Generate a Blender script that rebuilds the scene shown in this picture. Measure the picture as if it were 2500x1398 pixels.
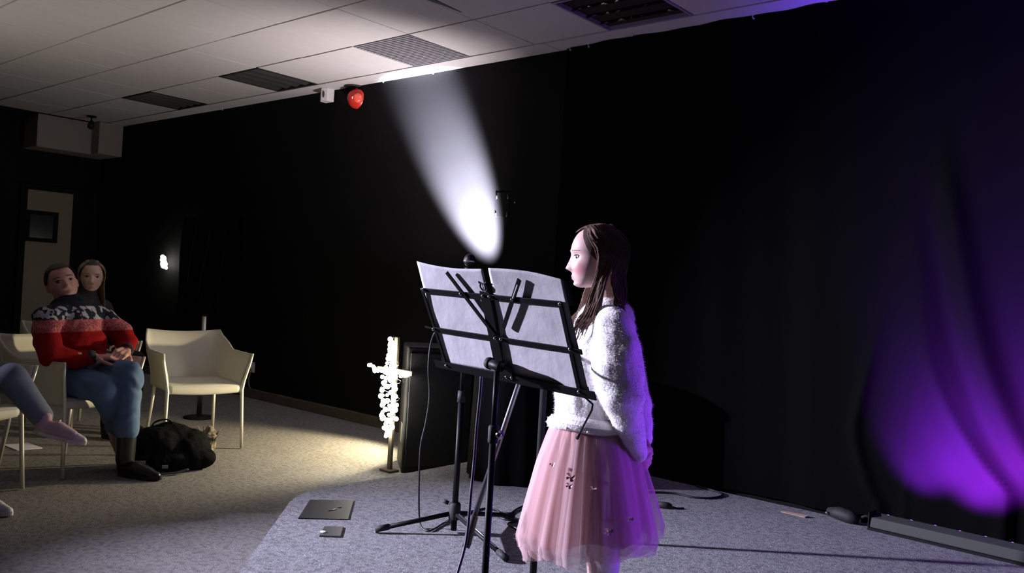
import bpy, math, random
import numpy as np
from mathutils import Vector, Matrix, noise as mnoise
random.seed(7)
rng = np.random.default_rng(7)
D = bpy.data
S = bpy.context.scene
COL = S.collection
for o in list(D.objects): D.objects.remove(o)
rad = math.radians

# ------------------------------------------------------------------ camera
F_PX, YAW, PITCH, ROLL, EYE = 2070.86, -0.7104615, 0.0009111, 0.058803, 1.21
_c, _s = math.cos(YAW), math.sin(YAW)
FWD = Vector((_s*math.cos(PITCH), _c*math.cos(PITCH), math.sin(PITCH)))
_r = Vector((_c, -_s, 0)); _u = _r.cross(FWD)
RIGHT = math.cos(ROLL)*_r + math.sin(ROLL)*_u
UP = -math.sin(ROLL)*_r + math.cos(ROLL)*_u
cd = D.cameras.new('camera'); cam = D.objects.new('camera', cd); COL.objects.link(cam)
cd.sensor_width = 36; cd.lens = F_PX/2500*36; cd.clip_start = .05
cam.matrix_world = Matrix((( RIGHT.x, UP.x, -FWD.x, 0), (RIGHT.y, UP.y, -FWD.y, 0), (RIGHT.z, UP.z, -FWD.z, EYE), (0,0,0,1)))
S.camera = cam
EYEV = Vector((0,0,EYE))
def ray(px, py): return FWD + (px-1250)/F_PX*RIGHT - (py-699)/F_PX*UP
def at(px, py, z=0.): r = ray(px,py); return EYEV + r*((z-EYE)/r.z)          # point on a level plane
def aty(px, py, y): r = ray(px,py); return EYEV + r*(y/r.y)                   # point on a plane along the wall
def atd(px, py, d): return EYEV + ray(px,py)*d                                # point at a distance in front

# ------------------------------------------------------------------ world and lights
w = D.worlds.new('world'); S.world = w; w.use_nodes = True
w.node_tree.nodes['Background'].inputs[0].default_value = (.55,.6,.8,1)
w.node_tree.nodes['Background'].inputs[1].default_value = .0012
vs = S.view_settings
vs.view_transform = 'Standard'; vs.look = 'None'; vs.gamma = 1; vs.use_curve_mapping = False; vs.exposure = 0.0
def lamp(name, kind, loc, watts, col, aim=None, **kw):
    l = D.lights.new(name, kind); l.energy = watts; l.color = col
    for k, v in kw.items(): setattr(l, k, v)
    o = D.objects.new(name, l); COL.objects.link(o); o.location = loc
    if aim is not None: o.rotation_euler = (Vector(aim)-Vector(loc)).to_track_quat('-Z','Y').to_euler()
    return o
def spot(name, loc, aim, watts, col, deg, blend, size=.05):
    return lamp(name, 'SPOT', loc, watts, col, aim, spot_size=rad(deg), spot_blend=blend, shadow_soft_size=size)
UPL = Vector((-3.80, 4.20, .86))
UPD = Vector((-.63, .395, .97))
spot('front_spotlight', (-6.3,-.45,2.05), (-2.10,2.42,.98), 5000, (.77,.745,1.0), 44, 1.0, .05)
spot('wall_uplight_core', UPL, UPL+UPD, 24000, (.82,.80,1.0), 27, 1.0, .04)
spot('wall_uplight_spill', UPL, (-5.9,3.6,2.87), 240, (1,.88,.92), 84, 1.0, .06)
spot('warm_floodlight', (-4.40,4.22,.62), (-4.85,3.42,.02), 165, (1,.84,.52), 94, .55, .04)
spot('ceiling_fill', (-6.7,.3,1.0), (-6.4,.9,2.87), 85, (1,.90,.78), 125, 1.0, .3)  # unseen lamp added to brighten the left part of the ceiling
spot('purple_sidelight', (-.30,2.95,.70), (-1.34,2.03,.76), 78, (.26,.045,1.0), 43, .55, .08)
spot('wall_uplight_halo', UPL, (-4.95,4.15,2.87), 170, (1,.87,.92), 62, 1.0, .05)
spot('purple_ceiling_fill', (-.30,2.95,.55), (-1.9,3.4,2.87), 50, (.40,.10,1.0), 75, 1.0, .08)  # extra unseen spot added to tint the right of the ceiling purple

# ------------------------------------------------------------------ helpers
class MB:
    def __init__(s): s.v=[]; s.f=[]; s.m=[]
    def add(s, v, f, m=0):
        n=len(s.v); s.v += [tuple(p) for p in v]; s.f += [tuple(i+n for i in q) for q in f]; s.m += [m]*len(f); return s
    def box(s, lo, hi, m=0):
        x0,y0,z0=lo; x1,y1,z1=hi
        return s.add([(x0,y0,z0),(x1,y0,z0),(x1,y1,z0),(x0,y1,z0),(x0,y0,z1),(x1,y0,z1),(x1,y1,z1),(x0,y1,z1)],
          [(3,2,1,0),(4,5,6,7),(0,1,5,4),(1,2,6,5),(2,3,7,6),(3,0,4,7)], m)
    def tube(s, pts, r, n=10, m=0, flat=None, caps=True):
        """sweep; r scalar or list; flat=(axis vector, ratio) squashes the section along an axis"""
        P=[Vector(p) for p in pts]; k=len(P); R=r if hasattr(r,'__len__') else [r]*k
        up=None; vs_=[]
        for i in range(k):
            t=(P[min(i+1,k-1)]-P[max(i-1,0)])
            t = t.normalized() if t.length>1e-9 else Vector((0,0,1))
            if flat is not None: a=Vector(flat[0]); a=(a-t*a.dot(t))
            else:
                a = up if up is not None else (Vector((0,0,1)) if abs(t.z)<.9 else Vector((1,0,0)))
                a = a-t*a.dot(t)
            if a.length<1e-6: a=t.orthogonal()
            a.normalize(); up=a; b=t.cross(a)
            q = flat[1] if flat is not None else 1
            for j in range(n):
                th=2*math.pi*j/n; vs_.append(P[i]+a*(R[i]*q*math.cos(th))+b*(R[i]*math.sin(th)))
        fs=[]
        for i in range(k-1):
            for j in range(n): fs.append((i*n+j, i*n+(j+1)%n, (i+1)*n+(j+1)%n, (i+1)*n+j))
        if caps: fs += [tuple(range(n))[::-1], tuple(range((k-1)*n,k*n))]
        return s.add(vs_, fs, m)
    def ball(s, c, r, nu=16, nv=10, m=0, rot=None):
        r = r if hasattr(r,'__len__') else (r,r,r); c=Vector(c); v=[]; f=[]
        for i in range(nv+1):
            ph=math.pi*i/nv
            for j in range(nu):
                th=2*math.pi*j/nu
                p=Vector((r[0]*math.sin(ph)*math.cos(th), r[1]*math.sin(ph)*math.sin(th), r[2]*math.cos(ph)))
                if rot is not None: p=rot@p
                v.append(c+p)
        for i in range(nv):
            for j in range(nu): f.append((i*nu+j,(i+1)*nu+j,(i+1)*nu+(j+1)%nu,i*nu+(j+1)%nu))
        return s.add(v,f,m)
    def lathe(s, prof, n=32, c=(0,0,0), m=0, axis=None):
        v=[]; f=[]; c=Vector(c); k=len(prof)
        q = Vector((0,0,1)).rotation_difference(Vector(axis)) if axis is not None else None
        for r,z in prof:
            for j in range(n):
                th=2*math.pi*j/n; p=Vector((r*math.cos(th), r*math.sin(th), z)); p = q@p if q else p; v.append(c+p)
        for i in range(k-1):
            for j in range(n): f.append((i*n+j,i*n+(j+1)%n,(i+1)*n+(j+1)%n,(i+1)*n+j))
        f += [tuple(range(n))[::-1], tuple(range((k-1)*n,k*n))]
        return s.add(v,f,m)
    def grid(s, fn, nu, nv, m=0, closed=False):
        v=[fn(i/(nu if closed else nu-1), j/(nv-1)) for j in range(nv) for i in range(nu)]; f=[]
        for j in range(nv-1):
            for i in range(nu if closed else nu-1): f.append((j*nu+i, j*nu+(i+1)%nu, (j+1)*nu+(i+1)%nu, (j+1)*nu+i))
        return s.add(v,f,m)
    def build(s, name, mat, parent=None, smooth=False, world=False, bevel=0, solid=0, sub=0):
        v=s.v
        if world and parent is not None:
            inv = parent_matrix(parent).inverted(); v=[tuple(inv@Vector(p)) for p in v]
        me=D.meshes.new(name); me.from_pydata(v,[],s.f)
        for mt in (mat if isinstance(mat,(list,tuple)) else [mat]): me.materials.append(mt)
        if isinstance(mat,(list,tuple)): me.polygons.foreach_set('material_index', s.m)
        me.update(); return link(name, me, parent, smooth, bevel, solid, sub)
def parent_matrix(o):
    m=Matrix.LocRotScale(o.location,o.rotation_euler,o.scale)
    return parent_matrix(o.parent)@m if o.parent else m
def link(name, me, parent=None, smooth=False, bevel=0, solid=0, sub=0):
    o=D.objects.new(name,me); COL.objects.link(o); o.parent=parent
    if smooth: me.polygons.foreach_set('use_smooth',[True]*len(me.polygons))
    if solid: md=o.modifiers.new('solid','SOLIDIFY'); md.thickness=solid; md.offset=0
    if bevel: md=o.modifiers.new('bevel','BEVEL'); md.width=bevel; md.segments=2; md.limit_method='ANGLE'
    if sub: md=o.modifiers.new('sub','SUBSURF'); md.levels=sub; md.render_levels=sub
    return o
def tag(o, label=None, cat=None, group=None, kind=None):
    for k,v in (('label',label),('category',cat),('group',group),('kind',kind)):
        if v: o[k]=v
    return o
def thing(name, label, cat, loc=(0,0,0), rotz=0, group=None):
    o=D.objects.new(name,None); COL.objects.link(o); o.location=loc; o.rotation_euler=(0,0,rotz); o.empty_display_size=.1
    return tag(o,label,cat,group)
def copy_tree(o, parent=None):
    c=o.copy(); COL.objects.link(c); c.parent=parent
    for ch in list(o.children): copy_tree(ch,c)
    return c
def lerp(a,b,t): return a+(b-a)*t
def smooth01(a,b,x): t=min(1,max(0,(x-a)/(b-a))); return t*t*(3-2*t)
def spline(pts, n=24):
    """Catmull-Rom through points of any dimension"""
    P=np.array([tuple(p) for p in pts],float); P=np.vstack([2*P[0]-P[1],P,2*P[-1]-P[-2]]); k=len(P)-3; out=[]
    for t in np.linspace(0,k-1e-9,n):
        i=int(t); u=t-i; p0,p1,p2,p3=P[i:i+4]
        out.append(.5*((2*p1)+(-p0+p2)*u+(2*p0-5*p1+4*p2-p3)*u*u+(-p0+3*p1-3*p2+p3)*u**3))
    return np.array(out)

# ------------------------------------------------------------------ materials
def mat(name, col, rough=.6, metal=0, noise=None, bump=None, emit=None, spec=.5, sheen=0, alpha=None, masks=(), trans=0):
    """noise=(scale, amount, colour2); bump=(scale, strength, distance); masks=[(centre, radius, colour, strength)] in object space"""
    m=D.materials.new(name); m.use_nodes=True; nt=m.node_tree; N=nt.nodes; L=nt.links
    b=N['Principled BSDF']; c4=lambda c:(c[0],c[1],c[2],1)
    b.inputs['Base Color'].default_value=c4(col); b.inputs['Roughness'].default_value=rough
    b.inputs['Metallic'].default_value=metal; b.inputs['Specular IOR Level'].default_value=spec
    tc=N.new('ShaderNodeTexCoord'); cur=None
    if noise:
        n=N.new('ShaderNodeTexNoise'); n.inputs['Scale'].default_value=noise[0]; n.inputs['Detail'].default_value=4
        L.new(tc.outputs['Object'],n.inputs['Vector'])
        r=N.new('ShaderNodeMapRange'); r.inputs[1].default_value=.35; r.inputs[2].default_value=.65; r.inputs[3].default_value=0; r.inputs[4].default_value=noise[1]
        L.new(n.outputs[0],r.inputs[0])
        x=N.new('ShaderNodeMix'); x.data_type='RGBA'; x.inputs[6].default_value=c4(col); x.inputs[7].default_value=c4(noise[2]); L.new(r.outputs[0],x.inputs[0]); cur=x.outputs[2]
    for ctr,rd,mc,st in masks:
        d=N.new('ShaderNodeVectorMath'); d.operation='SUBTRACT'; d.inputs[1].default_value=ctr; L.new(tc.outputs['Object'],d.inputs[0])
        q=N.new('ShaderNodeVectorMath'); q.operation='DIVIDE'; q.inputs[1].default_value=rd; L.new(d.outputs[0],q.inputs[0])
        ln=N.new('ShaderNodeVectorMath'); ln.operation='LENGTH'; L.new(q.outputs[0],ln.inputs[0])
        r=N.new('ShaderNodeMapRange'); r.interpolation_type='SMOOTHSTEP'; r.inputs[1].default_value=1; r.inputs[2].default_value=.35; r.inputs[3].default_value=0; r.inputs[4].default_value=st
        L.new(ln.outputs['Value'],r.inputs[0])
        x=N.new('ShaderNodeMix'); x.data_type='RGBA'; x.inputs[7].default_value=c4(mc)
        if cur: L.new(cur,x.inputs[6])
        else: x.inputs[6].default_value=c4(col)
        L.new(r.outputs[0],x.inputs[0]); cur=x.outputs[2]
    if cur: L.new(cur,b.inputs['Base Color'])
    if bump:
        n=N.new('ShaderNodeTexNoise'); n.inputs['Scale'].default_value=bump[0]; n.inputs['Detail'].default_value=5; L.new(tc.outputs['Object'],n.inputs['Vector'])
        bp=N.new('ShaderNodeBump'); bp.inputs['Strength'].default_value=bump[1]; bp.inputs['Distance'].default_value=bump[2]; L.new(n.outputs[0],bp.inputs['Height']); L.new(bp.outputs[0],b.inputs['Normal'])
    if emit: b.inputs['Emission Color'].default_value=c4(emit[0]); b.inputs['Emission Strength'].default_value=emit[1]
    if sheen: b.inputs['Sheen Weight'].default_value=sheen
    if alpha is not None: b.inputs['Alpha'].default_value=alpha
    if trans: b.inputs['Transmission Weight'].default_value=trans
    return m
def carpet(name, base, dark, light):
    m=D.materials.new(name); m.use_nodes=True; nt=m.node_tree; N=nt.nodes; L=nt.links; b=N['Principled BSDF']
    b.inputs['Roughness'].default_value=.95; b.inputs['Specular IOR Level'].default_value=.1
    tc=N.new('ShaderNodeTexCoord'); prev=None
    for sc,lo,hi,col in ((38,.46,.62,dark),(90,.58,.70,light),(210,.62,.72,light),(6,.5,.75,dark)):
        n=N.new('ShaderNodeTexNoise'); n.inputs['Scale'].default_value=sc; n.inputs['Detail'].default_value=3; L.new(tc.outputs['Object'],n.inputs['Vector'])
        r=N.new('ShaderNodeMapRange'); r.inputs[1].default_value=lo; r.inputs[2].default_value=hi; r.inputs[4].default_value=.75 if sc>10 else .35; L.new(n.outputs[0],r.inputs[0])
        x=N.new('ShaderNodeMix'); x.data_type='RGBA'; x.inputs[7].default_value=(*col,1)
        if prev: L.new(prev,x.inputs[6])
        else: x.inputs[6].default_value=(*base,1)
        L.new(r.outputs[0],x.inputs[0]); prev=x.outputs[2]
    L.new(prev,b.inputs['Base Color'])
    n=N.new('ShaderNodeTexNoise'); n.inputs['Scale'].default_value=160; L.new(tc.outputs['Object'],n.inputs['Vector'])
    bp=N.new('ShaderNodeBump'); bp.inputs['Strength'].default_value=.6; bp.inputs['Distance'].default_value=.004; L.new(n.outputs[0],bp.inputs['Height']); L.new(bp.outputs[0],b.inputs['Normal'])
    return m
M={}
M['wall']=mat('black_wall_paint',(.009,.009,.0093),.8,noise=(3,.5,(.007,.007,.0072)),bump=(60,.15,.002),spec=.06)
M['wall_l']=mat('black_side_wall',(.010,.010,.010),.8,spec=.15)
M['curtain']=mat('black_curtain',(.004,.004,.0043),.9,bump=(220,.2,.001),spec=.05,sheen=.0)
M['drape']=mat('black_drape',(.0028,.0028,.0030),.9,bump=(260,.25,.001),spec=.02)
M['floor']=carpet('floor_carpet',(.235,.225,.215),(.13,.125,.12),(.40,.39,.38))
M['stage']=carpet('stage_carpet',(.235,.235,.245),(.12,.12,.13),(.48,.48,.50))
M['ceil']=mat('ceiling_tile',(.58,.56,.53),.9,noise=(9,.35,(.52,.50,.47)),bump=(90,.1,.002),spec=.1)
M['gap']=mat('ceiling_gap',(.035,.03,.025),.95,spec=.05)
M['trimw']=mat('ceiling_edge_trim',(.62,.60,.58),.7)
M['black']=mat('black_metal',(.0035,.0035,.005),.5,spec=.18)
M['blackm']=mat('black_matte',(.008,.008,.009),.85,spec=.2)
M['steel']=mat('highlight_steel',(.75,.75,.78),.25,metal=1)
M['chrome']=mat('rivet_steel',(.8,.8,.8),.2,metal=1)
M['paper']=mat('sheet_paper',(.84,.82,.86),.8,noise=(14,.3,(.78,.76,.80)),bump=(18,.25,.01),spec=.2)
M['chair']=mat('cream_plastic',(.62,.60,.50),.5,spec=.35)
M['alu']=mat('chair_leg_aluminium',(.72,.70,.60),.42,metal=.55)
M['white']=mat('white_plastic',(.72,.70,.70),.5)
M['base']=mat('brown_baseboard',(.10,.078,.062),.6,noise=(8,.5,(.07,.052,.042)))
M['rubber']=mat('black_rubber',(.012,.012,.012),.7)

# ------------------------------------------------------------------ the room
CEIL=2.87; WALLY=4.62; XL=-10.85; STG=.11
def struct(o): o['kind']='structure'; return o
fl=struct(MB().box((XL-.3,-3.5,-.12),(4.2,WALLY+.2,0)).build('floor',M['floor']))
struct(MB().box((XL-.3,WALLY,0),(4.2,WALLY+.2,CEIL+.3)).build('wall_back',M['wall']))
wl=struct(MB().box((XL-.3,-3.5,0),(XL,WALLY,CEIL+.3)).build('wall_left',M['wall_l']))
struct(MB().box((4.0,-3.5,0),(4.2,WALLY,CEIL+.3)).build('wall_right',M['wall_l']))
struct(MB().box((XL-.3,-3.7,0),(4.2,-3.5,CEIL+.3)).build('wall_front',M['wall_l']))
bb=MB(); 
for a,b in ((XL,-3.62),): bb.box((a,WALLY-.035,0),(b,WALLY,.085))
struct(bb.build('baseboard_back',M['base'],bevel=.006))
# ceiling: dark void above, tiles as pieces, edge strip along the wall
TP=.606; GX=-4.33; GY=4.42
ce=MB().box((XL-.3,-3.5,CEIL+.02),(4.2,WALLY+.2,CEIL+.3),0).build('ceiling',M['gap']); struct(ce)
tile=MB().box((0,0,0),(TP-.004,TP-.014,.022)).build('ceiling_tile',M['ceil'],ce,bevel=.002)
first=True
SPECIAL={(-7,0),(-4,0),(-1,0),(2,0)}     # column, row of the fittings: two dark lights, a grille, a louvre light
for row in range(0,8):
    for c in range(-11,9):
        if (c,row) in SPECIAL: continue
        x=GX+c*TP; y=GY-(row+1)*TP
        if x<XL or x+TP>4.0: continue
        o=tile if first else tile.copy()
        if not first: COL.objects.link(o); o.parent=ce
        first=False
        o.location=(x+.002,y+.0055,CEIL+rng.normal(0,.0008)); o.rotation_euler=(rng.normal(0,.0012),rng.normal(0,.0012),0)
MB().box((XL,-3.5,CEIL),(4.0,GY-8*TP-.01,CEIL+.02)).build('ceiling_field',M['ceil'],ce)
edge=MB()
x=XL
while x<4.0:
    x2=min(x+2.4,4.0); edge.box((x+.003,GY+.004,CEIL-.004+rng.normal(0,.0006)),(x2-.003,WALLY,CEIL+.02)); x=x2
edge.build('edge_strip',M['trimw'],ce)
struct(MB().box((XL,-3.5,CEIL-.001),(XL+.25,1.7,CEIL+.02)).build('trim_1',M['wall_l']))

# ------------------------------------------------------------------ ceiling fittings
def cell(c,row=0): return GX+c*TP, GY-(row+1)*TP
M['reflect']=mat('dull_reflector',(.16,.17,.15),.35,metal=.7)
M['darkglass']=mat('dark_diffuser',(.06,.062,.05),.35)
def troffer(c, label, mt):
    x,y=cell(c); t=thing('recessed_ceiling_light',label,'ceiling light',(x+TP/2,y+TP/2,CEIL),0,'unlit recessed ceiling lights')
    h=TP/2-.004
    f=MB()
    for a,b in (((-h,-h),(h,-h+.02)),((-h,h-.02),(h,h)),((-h,-h+.02),(-h+.02,h-.02)),((h-.02,-h+.02),(h,h-.02))): f.box((*a,-.003),(*b,.02))
    f.build('frame',M['gap'],t)
    for k in range(4):
        y0=-h+.02+k*(2*h-.04)/4; y1=y0+(2*h-.04)/4
        MB().add([(y0+.004,-h+.02,.002),(y0+.004,h-.02,.002),((y0+y1)/2,h-.02,.018),((y0+y1)/2,-h+.02,.018),(y1-.004,h-.02,.002),(y1-.004,-h+.02,.002)],[(0,1,2,3),(3,2,4,5)]).build('reflector',mt,t)
    return t
troffer(-7,'dark unlit square ceiling light nearest the white soffit',M['darkglass'])
troffer(-4,'dull grey square ceiling light between the soffit and the red bell',M['reflect'])
# air grille
x,y=cell(-1); h=TP/2-.004
t=thing('ceiling_grille','square lilac-grey air grille in the ceiling above the light streak','ceiling vent',(x+TP/2,y+TP/2,CEIL))
M['grille']=mat('grille_grey',(.24,.235,.25),.6)
MB().box((-h,-h,.006),(h,h,.02)).build('backing',M['grille'],t)
for k in range(20):
    q=-h+.012+k*(2*h-.024)/19
    MB().box((-h+.01,q-.009,-.001),(h-.01,q+.009,.006)).build('slat',M['grille'],t)
# louvre light
x,y=cell(2)
t=thing('louvre_ceiling_light','unlit louvre ceiling light with glinting silver blades at the top edge','ceiling light',(x+TP/2,y+TP/2,CEIL))
M['void']=mat('louvre_void',(.004,.004,.005),.5)
M['mirror']=mat('louvre_mirror',(.9,.9,.95),.12,metal=1)
MB().box((-h,-h,.05),(h,h,.06)).build('back_plate',M['void'],t)
f=MB()
for a,b in (((-h,-h),(h,-h+.016)),((-h,h-.016),(h,h)),((-h,-h+.016),(-h+.016,h-.016)),((h-.016,-h+.016),(h,h-.016))): f.box((*a,-.004),(*b,.05))
f.build('frame',mat('louvre_frame',(.30,.28,.34),.5),t)
for k in range(4):
    yc=-h+.08+k*(2*h-.16)/3
    MB().add([(-h+.02,yc-.045,.0),(h-.02,yc-.045,.0),(h-.02,yc-.015,.035),(-h+.02,yc-.015,.035),(-h+.02,yc-.04,.045),(h-.02,yc-.04,.045)],[(0,1,2,3),(3,2,5,4),(0,1,5,4)]).build('louvre_blade',M['void'],t)
    for j in range(6):
        if rng.random()<.12: continue
        xc=-h+.07+j*(2*h-.12)/5.4+rng.normal(0,.012); L_=.012+.03*rng.random()
        MB().add([(xc-L_,yc-.047,-.001),(xc+L_,yc-.047,-.001),(xc+L_*.8,yc-.030,.010+.01*rng.random()),(xc-L_*.2,yc-.026,.018),(xc,yc-.05,.012)],[(0,1,2,3),(0,3,4),(1,4,2),(2,4,3),(0,4,1)]).build('mirror_facet',M['mirror'],t)
# dark slot where a panel has dropped by the top edge
p0=at(1040,-8,CEIL); p1=at(1128,30,CEIL)
t=tag(MB().add([(p0.x-.03,p0.y,CEIL-.004),(p0.x+.02,p0.y,CEIL-.004),(p1.x,p1.y,CEIL-.003),(p0.x-.03,p0.y,CEIL+.01),(p0.x+.02,p0.y,CEIL+.01),(p1.x,p1.y,CEIL+.01)],[(0,1,2),(5,4,3),(0,3,4,1),(1,4,5,2),(2,5,3,0)]).build('ceiling_slot',M['void']),'thin black open slot between ceiling panels at the top edge','slot')
# white soffit in the far corner
sf=MB(); sf.box((XL+.01,3.72,2.49),(XL+.42,WALLY-.02,CEIL-.002)); sf.box((XL+.42,WALLY-.30,2.49),(XL+.62,WALLY-.02,CEIL-.002))
tag(sf.build('corner_soffit',mat('soffit_paint',(.32,.29,.25),.8),bevel=.01),'pale boxed soffit under the ceiling in the far left corner','soffit')
# small spotlight bracket by the soffit
c=at(224,283,CEIL); t=thing('small_ceiling_spot','small dark spotlight on the ceiling in front of the soffit','ceiling spot',c)
MB().lathe([(.05,0),(.05,-.015),(.02,-.02)],20).build('base',M['blackm'],t); MB().tube([(0,0,-.02),(.01,-.005,-.06)],.008).build('arm',M['blackm'],t)
MB().lathe([(.022,-.05),(.03,-.03),(.036,.03),(.032,.05)],20,(.02,-.01,-.10),axis=(.5,-.3,-.6)).build('head',M['rubber'],t,True)
# motion sensor and alarm bell
c=aty(798,222,WALLY-.06); c.z=CEIL-.004
t=thing('motion_sensor','small white box sensor under the ceiling beside the red bell','sensor',(c.x,c.y,CEIL-.004))
MB().add([(-.05,-.03,-.115),(.05,-.03,-.115),(.06,.04,-.115),(-.06,.04,-.115),(-.05,-.03,0),(.05,-.03,0),(.06,.04,0),(-.06,.04,0),(0,-.06,-.11),(0,-.06,0)],[(0,3,2,1,8),(4,9,5,6,7),(0,8,9,4),(8,1,5,9),(1,2,6,5),(2,3,7,6),(3,0,4,7)]).build('housing',M['white'],t,bevel=.006)
MB().ball((.025,-.052,-.06),(.012,.006,.03)).build('lens',M['darkglass'],t,True)
c=at(868,209,CEIL)
t=thing('alarm_bell','round red alarm beacon hanging from a dark plate under the ceiling','alarm',(c.x,c.y,CEIL-.004))
M['red']=mat('red_plastic',(.62,.025,.02),.35,spec=.6); M['redlens']=mat('red_lens',(.85,.10,.06),.15,spec=.8)
MB().lathe([(.085,0),(.085,-.008),(.06,-.016),(.02,-.02)],28,(-.02,0,0)).build('ceiling_plate',M['rubber'],t,True)
MB().tube([(.02,0,-.015),(.025,0,-.05)],.012).build('stem',M['red'],t)
b=MB(); b.lathe([(.02,-.06),(.07,-.055),(.085,-.02),(.085,.015),(.06,.04),(.02,.045)],26,(.035,0,-.115),axis=(.45,-.75,-.25)).build('bell_body',M['red'],t,True)
MB().lathe([(.03,0),(.045,.03),(.035,.045),(.012,.05)],20,(.078,-.03,-.12),axis=(.75,-.5,-.1)).build('lens',M['redlens'],t,True)
MB().ball((.055,-.062,-.118),(.010,.008,.010)).build('lamp',mat('bell_glint',(.95,.9,.9),.1,emit=((1,.85,.85),2.5)),t,True)  # glowing dot standing in for a glint on the beacon, not a bulb
# tiny curtain hooks under the edge of the ceiling
hk=None
HKL=['nearest the soffit','right of the red alarm','above the light streak','at the curtain\'s left end','just right of the curtain end','under the louvre light','left of the top right corner','nearest the top right corner']
for kk,(px,py) in enumerate(((542,271),(935,196),(1056,178),(1391,121),(1436,112),(1543,94),(1838,42),(2018,10))):
    c=aty(px,py,WALLY-.05); o=None
    if hk is None:
        hk=thing('ceiling_hook','tiny white hook at the wall top, '+HKL[kk],'hook',(c.x,c.y,CEIL-.004),0,'hooks along the wall top')
        MB().tube([(0,0,0),(0,0,-.018),(.006,0,-.026),(.012,0,-.02)],.0035,8).build('hook_wire',M['white'],hk,True)
        MB().lathe([(.009,0),(.009,-.004)],12).build('hook_base',M['white'],hk)
    else:
        o=copy_tree(hk); o['label']='tiny white hook at the wall top, '+HKL[kk]; o.location=(c.x,c.y,CEIL-.004)

# ------------------------------------------------------------------ door in the far left wall
def onx(px,py,x): r=ray(px,py); return EYEV+r*(x/r.x)
da=onx(64,466,XL); db=onx(176,470,XL); dz=onx(50,842,XL).z
ya,yb,zt=da.y,db.y,(da.z+db.z)/2
d=thing('door_1',None,None,(XL,ya,0)); d['kind']='structure'
M['door']=mat('door_beige',(.33,.28,.20),.7,noise=(5,.3,(.29,.24,.17)))
wz0,wz1=onx(64,588,XL).z,onx(64,512,XL).z; wy1=onx(137,550,XL).y
MB().box((0,0,dz),(.045,yb-ya,zt)).build('door_leaf',M['door'],d)
MB().box((0,0,0),(.047,yb-ya,dz)).build('kick_plate',M['wall_l'],d)
fr=MB(); q=wy1-ya
fr.box((.045,.0,wz0),(.06,q,wz0+.045)); fr.box((.045,.0,wz1-.045),(.06,q,wz1)); fr.box((.045,0,wz0+.045),(.06,.04,wz1-.045)); fr.box((.045,q-.05,wz0+.045),(.06,q,wz1-.045))
fr.build('window_frame',M['blackm'],d)
MB().box((.045,.04,wz0+.045),(.05,q-.05,wz1-.045)).build('window_pane',mat('door_glass',(.016,.026,.022),.25),d)
fr=MB(); fr.box((0,-.07,0),(.06,0,zt+.06)); fr.box((0,yb-ya,0),(.06,yb-ya+.07,zt+.06)); fr.box((0,0,zt),(.06,yb-ya,zt+.06)); fr.build('door_frame',M['wall_l'],d)

# ------------------------------------------------------------------ stage
P1=at(722,1204,STG); P2=at(596,1380,STG); P3=at(1130,1129,STG)
d12=(P2-P1).normalized(); d13=(P3-P1).normalized()
A=P1+d12*3.2; B=P1+d13*((WALLY-.1-P1.y)/d13.y)
corner=[P1+d12*.16, P1+d12*.05+d13*.03, P1+d12*.012+d13*.06, P1+d13*.2]
poly=[A]+corner+[B, Vector((3.9,WALLY-.1,0)), Vector((3.9,A.y,0))]
sp=thing('stage_platform','low grey carpeted stage platform under the performer','stage',(P1.x,P1.y,0))
def prism(poly,z0,z1,inset=0):
    n=len(poly); v=[(p.x,p.y,z0) for p in poly]+[(p.x,p.y,z1) for p in poly]
    return MB().add(v,[tuple(range(n)),tuple(range(2*n-1,n-1,-1))]+[(i,i+n,(i+1)%n+n,(i+1)%n) for i in range(n)])
if True:
    m=prism(poly,STG-.03,STG); me=m
    o=me.build('carpet_top',M['stage'],sp,world=True)
    cen=Vector((sum(p.x for p in poly)/len(poly),sum(p.y for p in poly)/len(poly),0))
    inner=[p+(cen-p).normalized()*.03 for p in poly]
    prism(inner,0,STG-.03).build('riser',M['blackm'],sp,world=True)

# ------------------------------------------------------------------ black curtain on the right with gathered folds
def gauss(x,s): return math.exp(-(x/s)**2)
XC0=-3.57
fold1=spline([(-1.16,2.1),(-1.10,1.75),(-1.04,1.45),(-.97,1.15),(-.88,.88),(-.76,.62),(-.6,.40)],40)
fold2=spline([(-1.25,1.5),(-1.2,1.1),(-1.1,.8),(-.95,.55),(-.8,.38)],40)
fold3=spline([(-1.40,1.2),(-1.47,.8),(-1.50,.55),(-1.42,.3),(-1.36,.2)],40)
def fx(fd,z): return float(np.interp(z,fd[::-1,1],fd[::-1,0]))
def curtain_pt(u,v):
    x=lerp(XC0,2.4,u); z=lerp(STG+.012,CEIL-.012,v)
    base=.010*math.sin(x*9.0+.6*math.sin(x*3.1)+.5*z)+.006*math.sin(x*23+1.3*z)
    k=smooth01(-1.9,-1.5,x)
    y=.0+base*(1-.55*k)
    if z<2.2:
        y-= k*.060*gauss(x-fx(fold1,z),.05+.03*(2.2-z)/2)*smooth01(2.2,1.6,z)
        y+= k*.035*gauss(x-fx(fold1,z)+.12,.06)*smooth01(2.0,1.3,z)
        y-= k*.022*gauss(x-fx(fold2,z),.03)*smooth01(1.4,.8,z)
        y-= k*.032*gauss(x-fx(fold3,z),.03)*smooth01(1.3,.7,z)
        y-= k*.010*gauss(x+1.245,.012)*smooth01(.9,.6,z)
    return (x,WALLY-.05+y,z)
MC=MB().grid(curtain_pt,340,120)
mats=[]
cu=MC.build('black_curtain',M['drape'],None,True)
tag(cu,'black curtain along the wall right of the girl with gathered purple-lit folds','curtain')
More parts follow.
